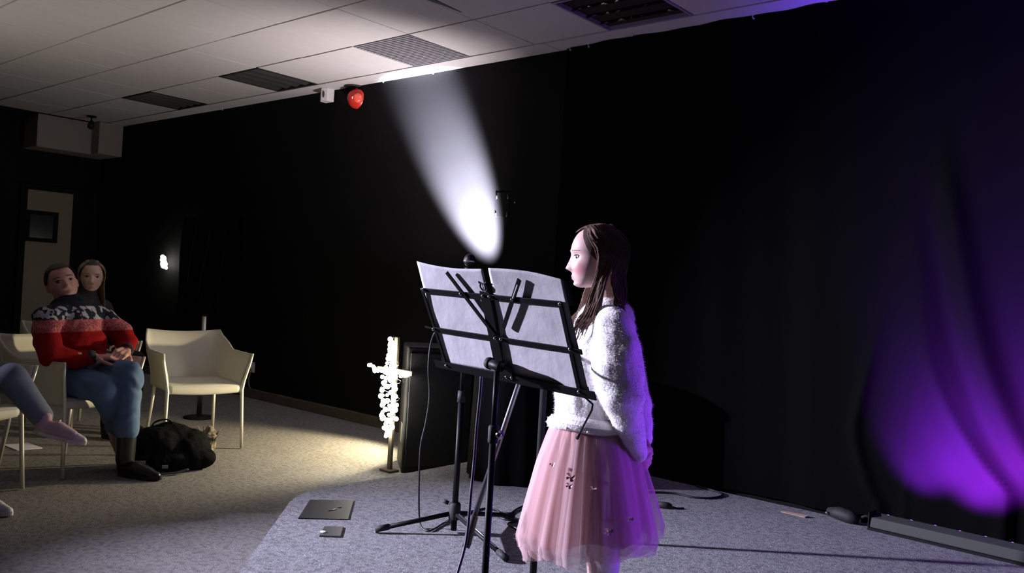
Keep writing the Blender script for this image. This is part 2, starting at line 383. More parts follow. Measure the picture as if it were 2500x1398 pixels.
# hem cable clutter on the stage
M['cable']=mat('black_cable',(.009,.009,.012),.5)
def cable(name,label,pts,r,n=60,mt=None):
    P=spline(pts,n); o=MB().tube([Vector(p) for p in P],r,8).build(name,mt or M['cable'],None,True); return tag(o,label,'cable')
cable('floor_cable','black cable looping over the stage floor behind the skirt',[at(1560,1200,STG+.006),at(1640,1203,STG+.006),at(1700,1214,STG+.006),at(1745,1214,STG+.006),at(1762,1204,STG+.006),at(1700,1185,STG+.006)],.006)
c=at(1618,1240,STG)
t=thing('cable_plug','small black plug lying on the stage right of the skirt','plug',c,.6)
MB().tube([(-.03,0,.018),(.02,0,.018),(.045,0,.014)],[.016,.017,.011],12).build('plug_body',M['rubber'],t,True); MB().tube([(.04,0,.013),(.075,.006,.005),(.11,.02,.005)],.004,8).build('plug_lead',M['rubber'],t,True)
a,b=at(1908,1249,STG),at(1968,1263,STG); dv=(b-a); 
t=tag(MB().add([a+Vector((0,-.012,.001)),b+Vector((0,-.016,.002)),b+Vector((0,.012,.006)),a+Vector((0,.006,.004)),a+Vector((0,-.012,.004)),b+Vector((0,-.016,.006)),b+Vector((.01,.012,.012)),a+Vector((0,.006,.007))],[(3,2,1,0),(4,5,6,7),(0,1,5,4),(1,2,6,5),(2,3,7,6),(3,0,4,7)]).build('tape_strip',mat('beige_tape',(.35,.25,.19),.5)),'crumpled beige tape strip on the stage at the curtain foot','tape')

# LED batten on the stage foot of the curtain
b0=at(2121,1292,STG); b1=at(2500,1381,STG); ux=(b1-b0).normalized(); ny=Vector((-ux.y,ux.x,0)); ang=math.atan2(ux.y,ux.x)
t=thing('led_batten','pale grey floor light batten at the foot of the purple curtain','stage light',(b0.x,b0.y,STG),ang)
LB=1.35; M['batten']=mat('batten_grey',(.05,.055,.05),.6,spec=.2)
MB().add([(0,0,.012),(LB,0,.012),(LB,.09,.012),(0,.09,.012),(0,.005,.062),(LB,.005,.062),(LB,.085,.075),(0,.085,.075)],[(3,2,1,0),(4,5,6,7),(0,1,5,4),(1,2,6,5),(2,3,7,6),(3,0,4,7)]).build('housing',M['batten'],t,bevel=.005)
MB().box((-.006,-.004,0),(.0,.094,.085)).build('end_plate',M['black'],t); MB().box((LB,-.004,0),(LB+.006,.094,.085)).build('end_plate',M['black'],t)
MB().box((0,-.01,0),(LB,0,.012)).build('foot_rail',M['blackm'],t)
M['ledp']=mat('purple_led',(.4,.1,1),.3,emit=((.45,.12,1),4))
for k in range(12):
    MB().ball((.06+k*.11,.087,.066),(.011,.006,.008),12,6).build('led_lens',M['ledp'],t,True)
cn=at(2060,1273,STG); t2=thing('cable_connector','black connector lump at the left end of the floor batten','plug',cn,ang)
MB().tube([(-.09,.02,.03),(-.03,.01,.035),(.03,.0,.03),(.07,.0,.025)],[.022,.034,.034,.024],14).build('connector_body',M['rubber'],t2,True); MB().tube([(.06,0,.025),(.10,.02,.05),(.135,.03,.04)],.007,8).build('connector_lead',M['rubber'],t2,True)
MB().ball((-.085,-.015,.03),.007).build('screw',M['chrome'],t2,True)
for k,(dx,col,wt,ht,deg) in enumerate(((.22,(.32,.02,1),600,.34,70),(.46,(.38,.02,1),1150,.34,80),(.80,(.40,.02,1),1150,.34,80),(1.15,(.42,.02,1),900,.34,80),(.35,(.10,.03,1),260,.85,70),(.95,(.16,.03,1),800,.85,75))):
    q=Vector((b0.x,b0.y,STG))+ux*dx+Vector((0,-.12,.105))
    spot('batten_beam',q,q+Vector((0,.30,ht)),wt,col,deg,1.0,.03)
# ------------------------------------------------------------------ wall bracket, socket, LED cluster
c=aty(1232,499,WALLY)
t=thing('wall_bracket','small metal wall bracket with four studs in the light streak','bracket',(c.x,WALLY,c.z))
M['bracket']=mat('bracket_metal',(.05,.045,.045),.5,metal=.3)
MB().box((-.09,-.006,-.09),(.05,0,.09)).build('plate',M['wall'],t,bevel=.002)
for sx,sz in ((-.075,.07),(.035,.07),(-.075,-.06),(.035,-.06)):
    st=MB().tube([(sx,-.003,sz),(sx,-.010,sz-.002),(sx+.002,-.008,sz-.026)],.006,8).build('stud',M['bracket'],t,True)
    MB().ball((sx+.002,-.013,sz-.028),.005,10,8).build('stud_tip',M['chrome'],st,True)
MB().ball((.10,-.004,.012),.006,10,8).build('screw_head',M['chrome'],t,True)
c=aty(617,896,WALLY)
t=thing('wall_socket','pale wall socket with a plugged lead behind the empty chair','socket',(c.x,WALLY,c.z))
MB().box((-.04,-.008,-.05),(.04,0,.05)).build('socket_plate',M['white'],t,bevel=.004)
pl=MB().tube([(-.01,-.008,-.005),(-.01,-.05,-.005)],[.02,.016],12).build('plug',M['white'],t,True)
lead=spline([aty(612,905,WALLY-.05),aty(607,930,WALLY-.06),aty(612,948,WALLY-.07),at(630,955,.01),at(650,968,.006),at(668,972,.006)],40)
tag(MB().tube([Vector(p) for p in lead],.006,8).build('socket_lead',mat('grey_lead',(.25,.24,.23),.5),None,True),'thin grey lead running from the wall socket onto the floor','cable')
c=Vector((-9.2,4.55,0)); c=aty(401,641,4.55)
t=thing('small_led_cluster','small cluster of glowing white lights in the dark corner','light',(c.x,c.y,c.z))
M['ledw']=mat('white_led',(1,1,.95),.3,emit=((1,.98,.90),22))
MB().tube([(-.03,.05,.10),(-.01,.03,.03),(.05,.02,-.08)],.004,8).build('wire',M['rubber'],t,True)
for k,(a,b,r) in enumerate(((-.045,.065,.022),(-.03,.03,.03),(-.01,0,.032),(.0,-.03,.034),(-.025,-.015,.028),(.02,-.015,.026),(.05,-.055,.016),(-.02,.05,.026))):
    MB().ball((a,0,b),r,12,8).build('led_bulb',M['ledw'],t,True)
lamp('led_cluster_glow','POINT',(c.x,c.y-.08,c.z),1.2,(1,.97,.88),shadow_soft_size=.05)
# dark plant-like folds by that light: a dark gathered drape hung on the wall
def drape2(u,v):
    x=lerp(-8.6,-7.5,u); z=lerp(.12,1.75,v); k=smooth01(0,.5,1-v)
    return (x+.06*math.sin(7*u+3*v)*k, WALLY-.06-.05*math.sin(u*24+2*math.sin(v*3))*(.35+.65*k), z)
tag(MB().grid(drape2,70,30).build('side_drape',M['curtain'],None,True),'dim black drape hanging behind the empty chair','curtain')
# chrome post behind the empty chair
c=Vector((-6.55,3.9,0)); c=EYEV+ray(499,790)*((6.9)/1.0); c=Vector((c.x,c.y,0)); zt=atd(499,771,6.9).z
t=thing('chrome_post','short bright chrome post standing behind the empty chair','post',c)
MB().lathe([(.12,0),(.12,.012),(.03,.02)],24).build('base',M['blackm'],t,True); MB().tube([(0,0,.015),(0,0,zt)],.021,16).build('post_tube',mat('grey_steel',(.45,.45,.43),.3,metal=1),t,True); MB().lathe([(.022,0),(.022,.01),(.012,.014)],16,(0,0,zt)).build('cap',M['blackm'],t,True)

# ------------------------------------------------------------------ speaker cabinet, uplight, pedestal
a=at(985,1146,.0); 
t=thing('speaker_cabinet','black upright speaker cabinet on the floor behind the stage edge','speaker',(-3.99,3.94,0),rad(-38))
M['cab']=mat('black_cabinet_vinyl',(.013,.012,.011),.6,bump=(160,.4,.001),spec=.3)
MB().box((-.19,-.22,.0),(.20,.22,.80)).build('cabinet',M['cab'],t,bevel=.012)
M['mesh']=mat('speaker_grille',(.006,.006,.006),.55,bump=(400,.6,.002))
MB().box((.2,-.20,.05),(.212,.20,.76)).build('grille',M['mesh'],t,bevel=.004)
MB().box((-.05,-.226,.55),(.05,-.22,.64)).build('handle_plate',M['rubber'],t); MB().box((.06,-.226,.18),(.14,-.22,.30)).build('badge',mat('worn_label',(.16,.14,.11),.5),t)
t=thing('uplight_can','small black uplight can on a pole behind the speaker cabinet','stage light',(UPL.x,UPL.y,.80))
q=UPD.normalized()
MB().lathe([(.03,-.10),(.045,-.095),(.05,-.02),(.054,-.008)],28,(0,0,.06),axis=q).build('can',M['black'],t,True)
MB().lathe([(.085,-.80),(.085,-.785),(.02,-.775)],24).build('base',M['black'],t); MB().tube([(0,0,-.78),(0,0,.012)],.012,12).build('pole',M['black'],t)
for s_ in (-1,1): MB().box((-.012,s_*.075-.003,.008),(.012,s_*.075+.003,.05)).build('yoke_arm',M['black'],t)
MB().box((-.012,-.075,.010),(.012,.075,.018)).build('yoke_foot',M['black'],t)
t=thing('warm_flood_can','black flood light can on the floor behind the speaker cabinet','stage light',(-4.43,4.27,0))
q=Vector((-.85,-1.2,-.62)).normalized()
MB().lathe([(.06,-.16),(.075,-.14),(.08,-.03)],28,(0,0,.64),axis=q).build('can',M['black'],t,True)
MB().tube([(.03,.03,0),(.03,.03,.60)],.016,12).build('pole',M['black'],t); MB().lathe([(.13,0),(.13,.015),(.03,.03)],24,(.03,.03,0)).build('base',M['black'],t)
c=(at(1152,1166,STG)+at(1262,1182,STG))/2
t=thing('round_pedestal','black cloth-covered round pedestal on the stage behind the boom stand','pedestal',(c.x-.02,c.y+.17,STG))
def ped(u,v):
    th=2*math.pi*u; r=.245+.012*math.sin(9*th)*(1-v)+.01*(1-v); return (r*math.cos(th),r*math.sin(th),.005+.70*v)
MB().grid(ped,96,14,closed=True).build('cloth_skirt',M['curtain'],t,True); MB().lathe([(.255,.69),(.26,.70),(.255,.715)],48).build('top',M['curtain'],t,True)

# ------------------------------------------------------------------ lit cross by the wall
c=at(950,1150,0)
t=thing('lit_cross','standing cross wound with bright white fairy lights beside the speaker','cross',(c.x,c.y,0))
zc=lambda py: atd(960,py,(c-EYEV).dot(FWD)).z
M['wood']=mat('cross_wood',(.13,.10,.06),.6,noise=(20,.5,(.09,.065,.04)))
H_=zc(822); Hb=zc(905)
MB().box((-.016,-.008,.0),(.016,.012,H_)).build('upright',M['wood'],t,bevel=.003)
MB().box((-.165,-.008,Hb-.015),(.165,.012,Hb+.015)).build('crossbar',M['wood'],t,bevel=.003)
MB().box((-.05,-.04,0),(.05,.04,.015)).build('foot',M['wood'],t,bevel=.003)
bead=None
def put(x,z,r=1.,y=None):
    global bead
    if bead is None:
        bead=MB().ball((0,0,0),.0135,12,8).build('led_bead',mat('fairy_led',(1,1,.96),.3,emit=((1,.97,.86),26)),t,True); o=bead
    else: o=bead.copy(); COL.objects.link(o); o.parent=t
    o.location=(x,-.03-.02*random.random() if y is None else y,z); o.scale=(r,r,r)
r2=random.Random(3)
for k in range(92):
    f=k/91; z=lerp(zc(1064),H_-.02,f)
    wdt=.072*math.sin(math.pi*min(1,max(0,(f-.02)/.8)))**.7 if f<.82 else .03*(1-f)/.18
    x=wdt*math.sin(k*2.4)+r2.gauss(0,.012)
    put(x,z+r2.gauss(0,.008),r2.uniform(.8,1.25))
for k in range(13):
    put(lerp(-.195,-.07,k/12)+r2.gauss(0,.004),Hb+.012+r2.gauss(0,.008)-.02*k/12,r2.uniform(.7,1.05))
for k in range(9): put(lerp(.08,.165,k/8),Hb-.008+r2.gauss(0,.006),r2.uniform(.7,1.0))
wire=[(.10*math.sin(k*.9)*math.sin(math.pi*k/40),-.03,lerp(zc(1064),H_,k/40)) for k in range(41)]
MB().tube(wire,.0018,6).build('led_wire',mat('clear_wire',(.3,.3,.28),.3),t,True)
lamp('cross_glow','POINT',(c.x-.16,c.y-.06,.45),.9,(1,.9,.62),shadow_soft_size=.12)

# ------------------------------------------------------------------ things lying on the stage
f=[at(757,1221,STG),at(863,1222,STG),at(850,1269,STG),at(728,1266,STG)]
cc=sum(f,Vector())/4; t=thing('black_folder','thin black folder lying on the stage corner','folder',(cc.x,cc.y,STG))
def quadbox(P,z0,z1,parent,name,mt,k=1.0):
    L_=[Vector((p.x-cc_.x,p.y-cc_.y,0))*k for p in P]
    return MB().add([(p.x,p.y,z0) for p in L_]+[(p.x,p.y,z1) for p in L_],[(0,1,2,3),(7,6,5,4),(0,4,5,1),(1,5,6,2),(2,6,7,3),(3,7,4,0)]).build(name,mt,parent)
cc_=cc
quadbox(f,.0,.0015,t,'back_cover',M['blackm']); quadbox(f,.0016,.0026,t,'inner_sheets',mat('grey_sheets',(.05,.05,.05),.7),.975); quadbox(f,.0027,.0045,t,'front_cover',mat('folder_cover',(.010,.010,.010),.5))
MB().tube([(.03,-.02,.006),(.035,.02,.006)],.0025,8).build('clip',M['chrome'],t,True)
MB().tube([(.01,.05,.006),(.02,.065,.006)],.0025,8).build('clip',M['chrome'],t,True)
f=[at(792,1286,STG),at(839,1287,STG),at(832,1312,STG),at(779,1310,STG)]; cc_=sum(f,Vector())/4
t=thing('floor_socket','small grey metal floor box with a bright tab on the stage','floor socket',(cc_.x,cc_.y,STG))
quadbox(f,0,.004,t,'base',M['batten']); quadbox(f,.004,.006,t,'lid',mat('socket_lid',(.13,.13,.135),.35,metal=.6),.93)
v=(at(789,1302,STG)-cc_); MB().ball((v.x,v.y,.008),(.016,.012,.004)).build('tab',M['white'],t,True)

# ------------------------------------------------------------------ straight microphone stand
def mic_head(parent,p,axis,s=1.):
    a=Vector(axis).normalized(); p=Vector(p)
    MB().lathe([(.011*s,-.16*s),(.012*s,-.15*s),(.018*s,-.03*s),(.020*s,-.02*s)],20,p,axis=a).build('mic_body',M['black'],parent,True)
    h=MB().ball(p+a*.012*s,(.027*s,.027*s,.029*s),22,14).build('mic_grille',mat('mic_mesh',(.02,.02,.022),.35,metal=.8,bump=(900,.9,.001)),parent,True)
    MB().lathe([(.0275*s,-.003*s),(.0285*s,.0),(.0275*s,.003*s)],24,p+a*.008*s,axis=a).build('mic_ring',M['chrome'],parent,True)
base=at(1107,1300,STG); hubp=at(1107,1300,STG)
t=thing('microphone_stand','straight microphone stand on three legs behind the left sheet','microphone stand',(base.x,base.y,STG))
dm=(base-EYEV).dot(FWD); top=atd(1121,660,dm+.02)-Vector((base.x,base.y,STG)); hub=.085
MB().tube([(0,0,.012),(0,0,.60)],.0135,14).build('lower_tube',M['black'],t,True)
MB().tube([(0,0,.58),(0,0,.63)],[.019,.017],14).build('clutch',M['rubber'],t,True)
MB().tube([(0,0,.62),(0,0,top.z-.05)],.0095,14).build('upper_tube',M['black'],t,True)
MB().lathe([(.024,hub-.025),(.026,hub-.02),(.026,hub+.04),(.020,hub+.05)],20).build('hub',M['rubber'],t,True)
MB().tube([(-.02,-.02,hub+.045),(-.04,-.035,hub+.055)],.009,10).build('hub_screw',M['rubber'],t,True)
for px,py,hl in ((922,1300,0),(1232,1370,1),(1248,1266,0)):
    e=at(px,py,STG)-Vector((base.x,base.y,STG)); e.z=.017
    st=Vector((0,0,hub))+Vector((e.x,e.y,0)).normalized()*.02
    l=MB().tube([st,e],.0105,12).build('leg',M['black'],t,True)
    dd=(e-st).normalized(); MB().tube([e-dd*.05,e+dd*.012],[.0135,.0145],12).build('rubber_foot',M['rubber'],l,True)
    if hl:
        MB().tube([st+Vector((0,0,.011))+dd*.02,e-dd*.07+Vector((0,0,.011))],.0035,8).build('highlight_strip',M['steel'],l,True)  # shiny sliver standing in for the highlight along this leg
mic_head(t,(top.x*0,top.y*0,top.z+.035),(.0,.05,1))
# ------------------------------------------------------------------ boom stand behind the girl
pb=at(1296,1490,STG); db_=(pb-EYEV).dot(FWD)
t=thing('boom_stand','boom stand with a long tilted arm crossing behind the music stand','microphone stand',(pb.x,pb.y,STG))
piv=atd(1330,712,db_-.03); piv=Vector((pb.x,pb.y,piv.z))
O_=Vector((pb.x,pb.y,STG))
MB().tube([(0,0,.02),(0,0,(piv.z-STG)*.8)],.0125,14).build('lower_tube',M['blackm'],t,True); MB().tube([(0,0,(piv.z-STG)*.75),piv-O_],.0095,14).build('upper_tube',M['blackm'],t,True)
MB().lathe([(.10,0),(.12,.004),(.12,.016),(.03,.03)],32).build('round_base',M['blackm'],t,True)
tail=atd(1137,1336,db_-.28); mid=atd(1157,1262,db_-.25); 
dirb=(piv-tail).normalized(); MB().tube([mid-O_,piv+dirb*.04-O_],.0085,12).build('boom_arm',mat('boom_satin',(.10,.10,.12),.35,metal=.6),t,True)
MB().tube([tail-O_,tail+dirb*.012-O_,mid-O_,mid+dirb*.006-O_],[.012,.0135,.0135,.010],14).build('counterweight',M['rubber'],t,True)
MB().ball(piv-O_,(.022,.022,.022),16,10).build('pivot',M['rubber'],t,True)
# cables hanging from the stands
cable('microphone_cable','thin black cable hanging from the microphone left of the stand',[atd(1120,705,dm+.01),atd(1098,765,dm-.02),atd(1066,805,dm-.03),atd(1052,838,dm),atd(1046,900,dm),atd(1049,965,dm),atd(1040,1030,dm),atd(1027,1090,dm),atd(1023,1180,dm),at(1024,1265,STG+.04),at(1033,1290,STG+.006),at(1052,1294,STG+.006),at(1080,1278,STG+.006),at(1098,1270,STG+.02)],.0042)
cable('hanging_cable','black cable dropping in front of the stage to the lower edge',[piv+Vector((0,-.02,-.03)),atd(1290,770,db_-.15),atd(1215,835,2.55),atd(1180,870,2.40),atd(1176,905,2.35),atd(1172,960,2.35),atd(1163,1050,2.35),atd(1158,1120,2.35),atd(1150,1200,2.33),atd(1141,1300,2.30),atd(1131,1350,2.28),atd(1117,1398,2.25),atd(1095,1480,2.2),atd(1070,1600,2.15)],.0042)
cable('stage_cable','tangled black cable behind the microphone stand feet',[at(1080,1278,STG+.006),at(1110,1262,STG+.006),at(1150,1248,STG+.006),at(1190,1240,STG+.006),at(1214,1245,STG+.03),at(1232,1262,STG+.006),at(1262,1242,STG+.006),at(1290,1230,STG+.006)],.005)
cable('stage_lead','black lead trailing right from the stand feet to the skirt',[at(1205,1253,STG+.006),at(1230,1266,STG+.006),at(1262,1270,STG+.006),at(1240,1278,STG+.006),at(1265,1290,STG+.006),at(1310,1300,STG+.006)],.005)

# ------------------------------------------------------------------ music stand
U=Vector((1,-.03,-.010)).normalized(); V=Vector((.06,-.46,.885)); V=(V-U*V.dot(U)).normalized(); Nn=U.cross(V)   # Nn points to the reader side
if Nn.y<0: Nn=-Nn
TL=atd(1088,890,2.1)
def dk(u,v,n=0.): return TL+U*u+V*v+Nn*n       # desk coordinates: u along the tray from the left strut, v up the desk, n towards the reader
def dsolve(px,py,n=0.):
    r=ray(px,py); o=EYEV-(TL+Nn*n); t_=-(o.dot(Nn))/r.dot(Nn); q=o+r*t_; return q.dot(U),q.dot(V)
foot=atd(1190,1398,2.0); cp=dsolve(1216,902); ctr=dk(cp[0],cp[1],-.03)
t=thing('music_stand','black folding music stand holding two sheets in front of the girl','music stand',(ctr.x,ctr.y,STG))
OM=Vector((ctr.x,ctr.y,STG)); loc=lambda p:p-OM
def bar(name,a,b,wd,n=-.0035,mt=None,th=.003):
    A_=dk(*a,n); B_=dk(*b,n); d_=(B_-A_).normalized(); s_=d_.cross(Nn).normalized()*wd/2; q=Nn*th/2
    return MB().add([loc(p) for p in (A_-s_-q,B_-s_-q,B_+s_-q,A_+s_-q,A_-s_+q,B_-s_+q,B_+s_+q,A_+s_+q)],[(3,2,1,0),(4,5,6,7),(0,1,5,4),(1,2,6,5),(2,3,7,6),(3,0,4,7)]).build(name,mt or M['black'],t,bevel=.0008)
def rivet(px,py,parent=None,n=-.0075):
    p=loc(dk(*dsolve(px,py,n),n)); return MB().ball(p,(.0035,.0035,.0035),10,8).build('rivet',M['chrome'],parent or t,True)
g=lambda px,py,n=-.0035:dsolve(px,py,n)
bar('upper_bar',g(1028,708),g(1372,742),.0125); bar('middle_bar',g(1058,803),g(1421,859),.0125)
bar('middle_bar_tip',g(1038,797),g(1060,803),.005)
bar('side_strut',g(1031,706,-.002),g(1090,893,-.002),.0085,-.002); bar('side_strut',g(1368,741,-.002),g(1416,960,-.002),.0110,-.002)
bar('flap_arm',g(1090,664,-.0065),g(1208,818,-.0065),.0105,-.0065)
fa=bar('flap_arm',g(1268,682,-.0065),g(1229,800,-.0065),.0105,-.0065)
bar('flap_slot',g(1264,694,-.0068),g(1252,728,-.0068),.0035,-.0068,mat('slot_bright',(.7,.69,.74),.6)); 
bar('spine_plate',g(1183,712,-.004),g(1222,905,-.004),.030,-.004)
bar('spine_foot',g(1222,900,-.0065),g(1252,915,-.0065),.036,-.0065)
# tray with its lip
a=g(1066,886,0); b=g(1457,966,0)
for nm,(n0,n1),(v0,v1) in (('tray',(-.003,.020),(-.006,-.002)),('tray_back',(-.006,-.003),(-.008,.012)),('tray_lip',(.018,.020),(-.006,.006))):
    A_,B_=a,(b if nm=='tray_back' else (b[0]-.035,b[1])); vv=[]
    for (u_,vb) in (A_,B_):
        for n_ in (n0,n1):
            for v_ in (v0,v1): vv.append(loc(dk(u_,vb+v_,n_)))
    MB().add(vv,[(0,1,3,2),(4,6,7,5),(0,4,5,1),(2,3,7,6),(0,2,6,4),(1,5,7,3)]).build(nm,M['black'],t)
for px,py in ((1031,706),(1058,803),(1089,892),(1124,717),(1250,731),(1178,722),(1194,724),(1208,826),(1222,828),(1366,742),(1391,852),(1413,956),(1236,920),(1249,922)): rivet(px,py)
# lyre ornament above the spine
lc=g(1182,702,-.004)
def ly(pts,r): MB().tube([loc(dk(lc[0]+x,lc[1]+y,-.004)) for x,y in spline(pts,16)],r,8).build('lyre_ornament',M['black'],t,True)
ly([(-.013,.014),(-.008,.011),(-.011,.002),(-.006,-.0065),(0,-.0065)],.0018); ly([(.013,.014),(.008,.011),(.011,.002),(.006,-.0065),(0,-.0065)],.0018); ly([(-.012,.012),(0,.010),(.012,.012)],.0018); ly([(-.003,.010),(-.002,-.0065)],.001); ly([(.003,.010),(.002,-.0065)],.001)
# clamp, tubes and legs
cl=dk(*g(1214,893,-.03),-.03); ax=(U*.95+Nn*-.2).normalized()
MB().lathe([(.010,-.022),(.0115,-.020),(.0115,.014),(.010,.016)],20,loc(cl),axis=ax).build('clamp',M['black'],t,True)
MB().lathe([(.013,0),(.014,.003),(.014,.012),(.012,.014)],20,loc(cl)-ax*.036,axis=ax).build('clamp_knob',M['rubber'],t,True)
bt=atd(1190,1398,1.97); z1=atd(1207,1050,1.97).z
px_=lambda py,d=1.97: atd(lerp(1213,1190,(py-905)/(1398-905)),py,d)
xb=Vector((cl.x,cl.y,0))
MB().tube([loc(cl),loc(Vector((cl.x,cl.y,z1-.02)))],.0066,14).build('upper_tube',M['black'],t,True)
MB().tube([loc(Vector((cl.x,cl.y,z1))),Vector((0,0,.16))+Vector((cl.x-OM.x,cl.y-OM.y,0))],.0080,14).build('lower_tube',M['black'],t,True)
kn=MB().lathe([(.011,-.02),(.012,-.016),(.012,.016),(.010,.02)],16,loc(Vector((cl.x,cl.y,z1)))).build('collar',M['rubber'],t,True)
MB().lathe([(.005,0),(.005,.012),(.010,.013),(.010,.022)],14,loc(Vector((cl.x,cl.y,z1))),axis=(.85,.1,.05)).build('collar_knob',M['chrome'],t,True)
for k in range(3):
    th=rad(80+120*k); e=Vector((cl.x-OM.x+.27*math.cos(th),cl.y-OM.y+.27*math.sin(th),.008)); s0=Vector((cl.x-OM.x,cl.y-OM.y,.30))
    l=MB().tube([s0,e],.006,10).build('leg',M['black'],t,True); MB().tube([e-(e-s0).normalized()*.03,e],.009,10).build('rubber_foot',M['rubber'],l,True)
    MB().tube([Vector((s0.x,s0.y,.10)),lerp(s0,e,.5)],.004,8).build('brace',M['black'],t,True)
# wire page holder
wp=[dk(*g(1424,966,0),.0),dk(*g(1447,986,.03),.03),dk(*g(1445,1000,.03),.03),dk(*g(1415,1058,.03),.03)]
MB().tube([loc(p) for p in wp],.0022,8).build('page_wire',M['black'],t,True); MB().tube([loc(wp[-1]),loc(wp[-1]+(wp[-1]-wp[-2]).normalized()*.018)],[.003,.0045],8).build('wire_tip',M['rubber'],t,True)
# two sheets
def sheet(name,label,c4,curl,seed):
    tl,tr,br,bl=[Vector((*g(*q,.0006),0)) for q in c4]
    def fn(u,v):
        top=lerp(tl,tr,u); bot=lerp(bl,br,u); q=lerp(bot,top,v)
        n=.0010+curl*smooth01(.55,1,v)*(u-.5)**2*.03 + .0008*mnoise.noise(Vector((u*4+seed,v*5,seed))) + .0025*smooth01(.8,1,v)*math.sin(u*3.0+seed)
        return dk(q.x,q.y+.006*math.sin(math.pi*u)*(-1 if curl>0 else 1)*v,n)
    c=fn(.5,0); o=D.objects.new(name,None)
    m=MB().grid(fn,28,36); org=Vector(c); m.v=[tuple(Vector(p)-org) for p in m.v]
    ob=m.build(name,M['paper'],None,True,solid=.0006); ob.location=org; D.objects.remove(o)
    return tag(ob,label,'paper',group='sheets on the music stand')
sheet('music_sheet','white sheet on the left half of the music stand desk',[(1013,640),(1178,656),(1232,912),(1090,886)],.35,1.3)
sheet('music_sheet','white sheet on the right half of the music stand desk',[(1195,652),(1374,682),(1438,962),(1236,912)],-.35,4.1)
sh=[g(1368,681,.009),g(1386,690,.009),g(1402,745,.009),g(1378,745,.009)]
org=dk(*sh[3],.009); ob=MB().add([dk(*q,.009)-org for q in sh],[(0,1,2,3)]).build('dark_card',mat('navy_card',(.02,.02,.05),.6),None,solid=.0012); ob.location=org
tag(ob,'dark card peeking out behind the right-hand sheet','card')
# ------------------------------------------------------------------ moulded armchairs
def chair_meshes():
    H={}
    def prof(s):   # s in 0..1 round the U from front left over the back to front right: plan position, rim height, flare
        a=abs(s-.5)*2             # 0 at the middle of the back, 1 at the arm fronts
        sg=1 if s<.5 else -1
        if a<.42: y=sg*.215*(a/.42); x=-.205-.02*(1-(a/.42)**2)
        elif a<.58:
            q=(a-.42)/.16; th=q*math.pi/2; y=sg*(.215+.025*math.sin(th)); x=-.205+.035*(1-math.cos(th))
        else: q=(a-.58)/.42; y=sg*.24; x=lerp(-.17,.215,q)
        rim = .775 if a<.47 else lerp(.775,.650,min(1,(a-.47)/.20)**.62) if a<.67 else .650
        rim -= .018*(1-(min(a,.46)/.46)**2)
        return x,y,rim,a,sg
    def shell(u,v):
        x,y,rim,a,sg=prof(u); z=lerp(.40,rim,v)
        k=smooth01(0,1,v)
        back=1-smooth01(.40,.60,a)
        x-=back*(.10*k+.02*k*k); y*=1+.10*k*back
        y+=sg*(1-back)*(.045*k**1.4); x+=(1-back)*smooth01(.7,1,a)*(.035*k**1.5)
        return (x,y,z)
    H['shell']=MB().grid(shell,61,16)
    def seat(u,v):
        x=lerp(-.215,.225,v); y=lerp(-.24,.24,u)*(1-.05*(1-v)); e=abs(u-.5)*2
        z=.438-.016*math.sin(math.pi*min(1,v*1.1))*(1-e**4)-.010*smooth01(.85,1,v)
        return (x,y,z)
    H['seat']=MB().grid(seat,17,15)
    def apron(u,v):
        y=lerp(-.24,.24,u); return (.225+.004*math.sin(math.pi*v),y,lerp(.375+.012*(abs(u-.5)*2)**2,.430,v))
    H['apron']=MB().grid(apron,17,5)
    return H
CH=chair_meshes()
def make_chair(label,loc,ang):
    t=thing('moulded_armchair',label,'chair',loc,ang,'cream moulded armchairs')
    CH['shell'].build('shell',M['chair'],t,True,solid=.010)
    CH['seat'].build('seat',M['chair'],t,True,solid=.012)
    CH['apron'].build('front_apron',M['chair'],t,True,solid=.008)
    for s_ in (1,-1):
        MB().tube([(.262,s_*.296,.652),(.250,s_*.284,.58),(.232,s_*.256,.46),(.228,s_*.246,.40),(.240,s_*.252,.2),(.252,s_*.258,.006)],[.008,.0095,.011,.0125,.0115,.0105],12).build('leg',M['alu'],t,True)
        MB().tube([(-.20,s_*.205,.42),(-.225,s_*.215,.25),(-.262,s_*.232,.006)],[.0125,.012,.0105],12).build('leg',M['alu'],t,True)
    return t
CR=M['rubber']
chA=make_chair('empty cream moulded armchair facing the stage, metal legs lit bright',(-5.43,3.03,0),math.atan2(-.195,.981))
MB().ball((-.222,-.168,.50),(.008,.013,.022),14,8).build('drain_slot',mat('slot_dark',(.03,.03,.025),.9),chA,True)
MANF=math.atan2(.36,.933)
chB=make_chair('cream moulded armchair under the man in the red sweater',(-5.23,2.13,0),MANF)
chC=make_chair('cream moulded armchair under the long-haired woman behind the man',(-6.33,2.64,0),math.atan2(.3,.95))
chD=make_chair('cream moulded armchair under the person at the left edge',(-4.94,1.41,0),MANF)

# ------------------------------------------------------------------ body helpers
def capsule(mb,a,b,ra,rb,flat=None,n=18,m=0,capk=1.):
    a=Vector(a); b=Vector(b); d_=b-a; L_=d_.length; d_=d_/L_ if L_>1e-6 else Vector((0,0,1)); pts=[]; rs=[]
    for k in range(6):
        th=math.pi/2*(1-k/6); pts.append(a-d_*ra*capk*math.sin(th)); rs.append(max(.0008,ra*math.cos(th)))
    for k in range(1,4):
        q=k/4; pts.append(a+d_*L_*q); rs.append(lerp(ra,rb,q))
    for k in range(1,7):
        th=math.pi/2*k/6; pts.append(b+d_*rb*capk*math.sin(th)); rs.append(max(.0008,rb*math.cos(th)))
    pts.insert(6,a); rs.insert(6,ra); pts.insert(10,b); rs.insert(10,rb)
    return mb.tube(pts,rs,n,m,flat)
def chain(mb,pts,rs,flat=None):
    for i in range(len(pts)-1): capsule(mb,pts[i],pts[i+1],rs[i],rs[i+1],flat)
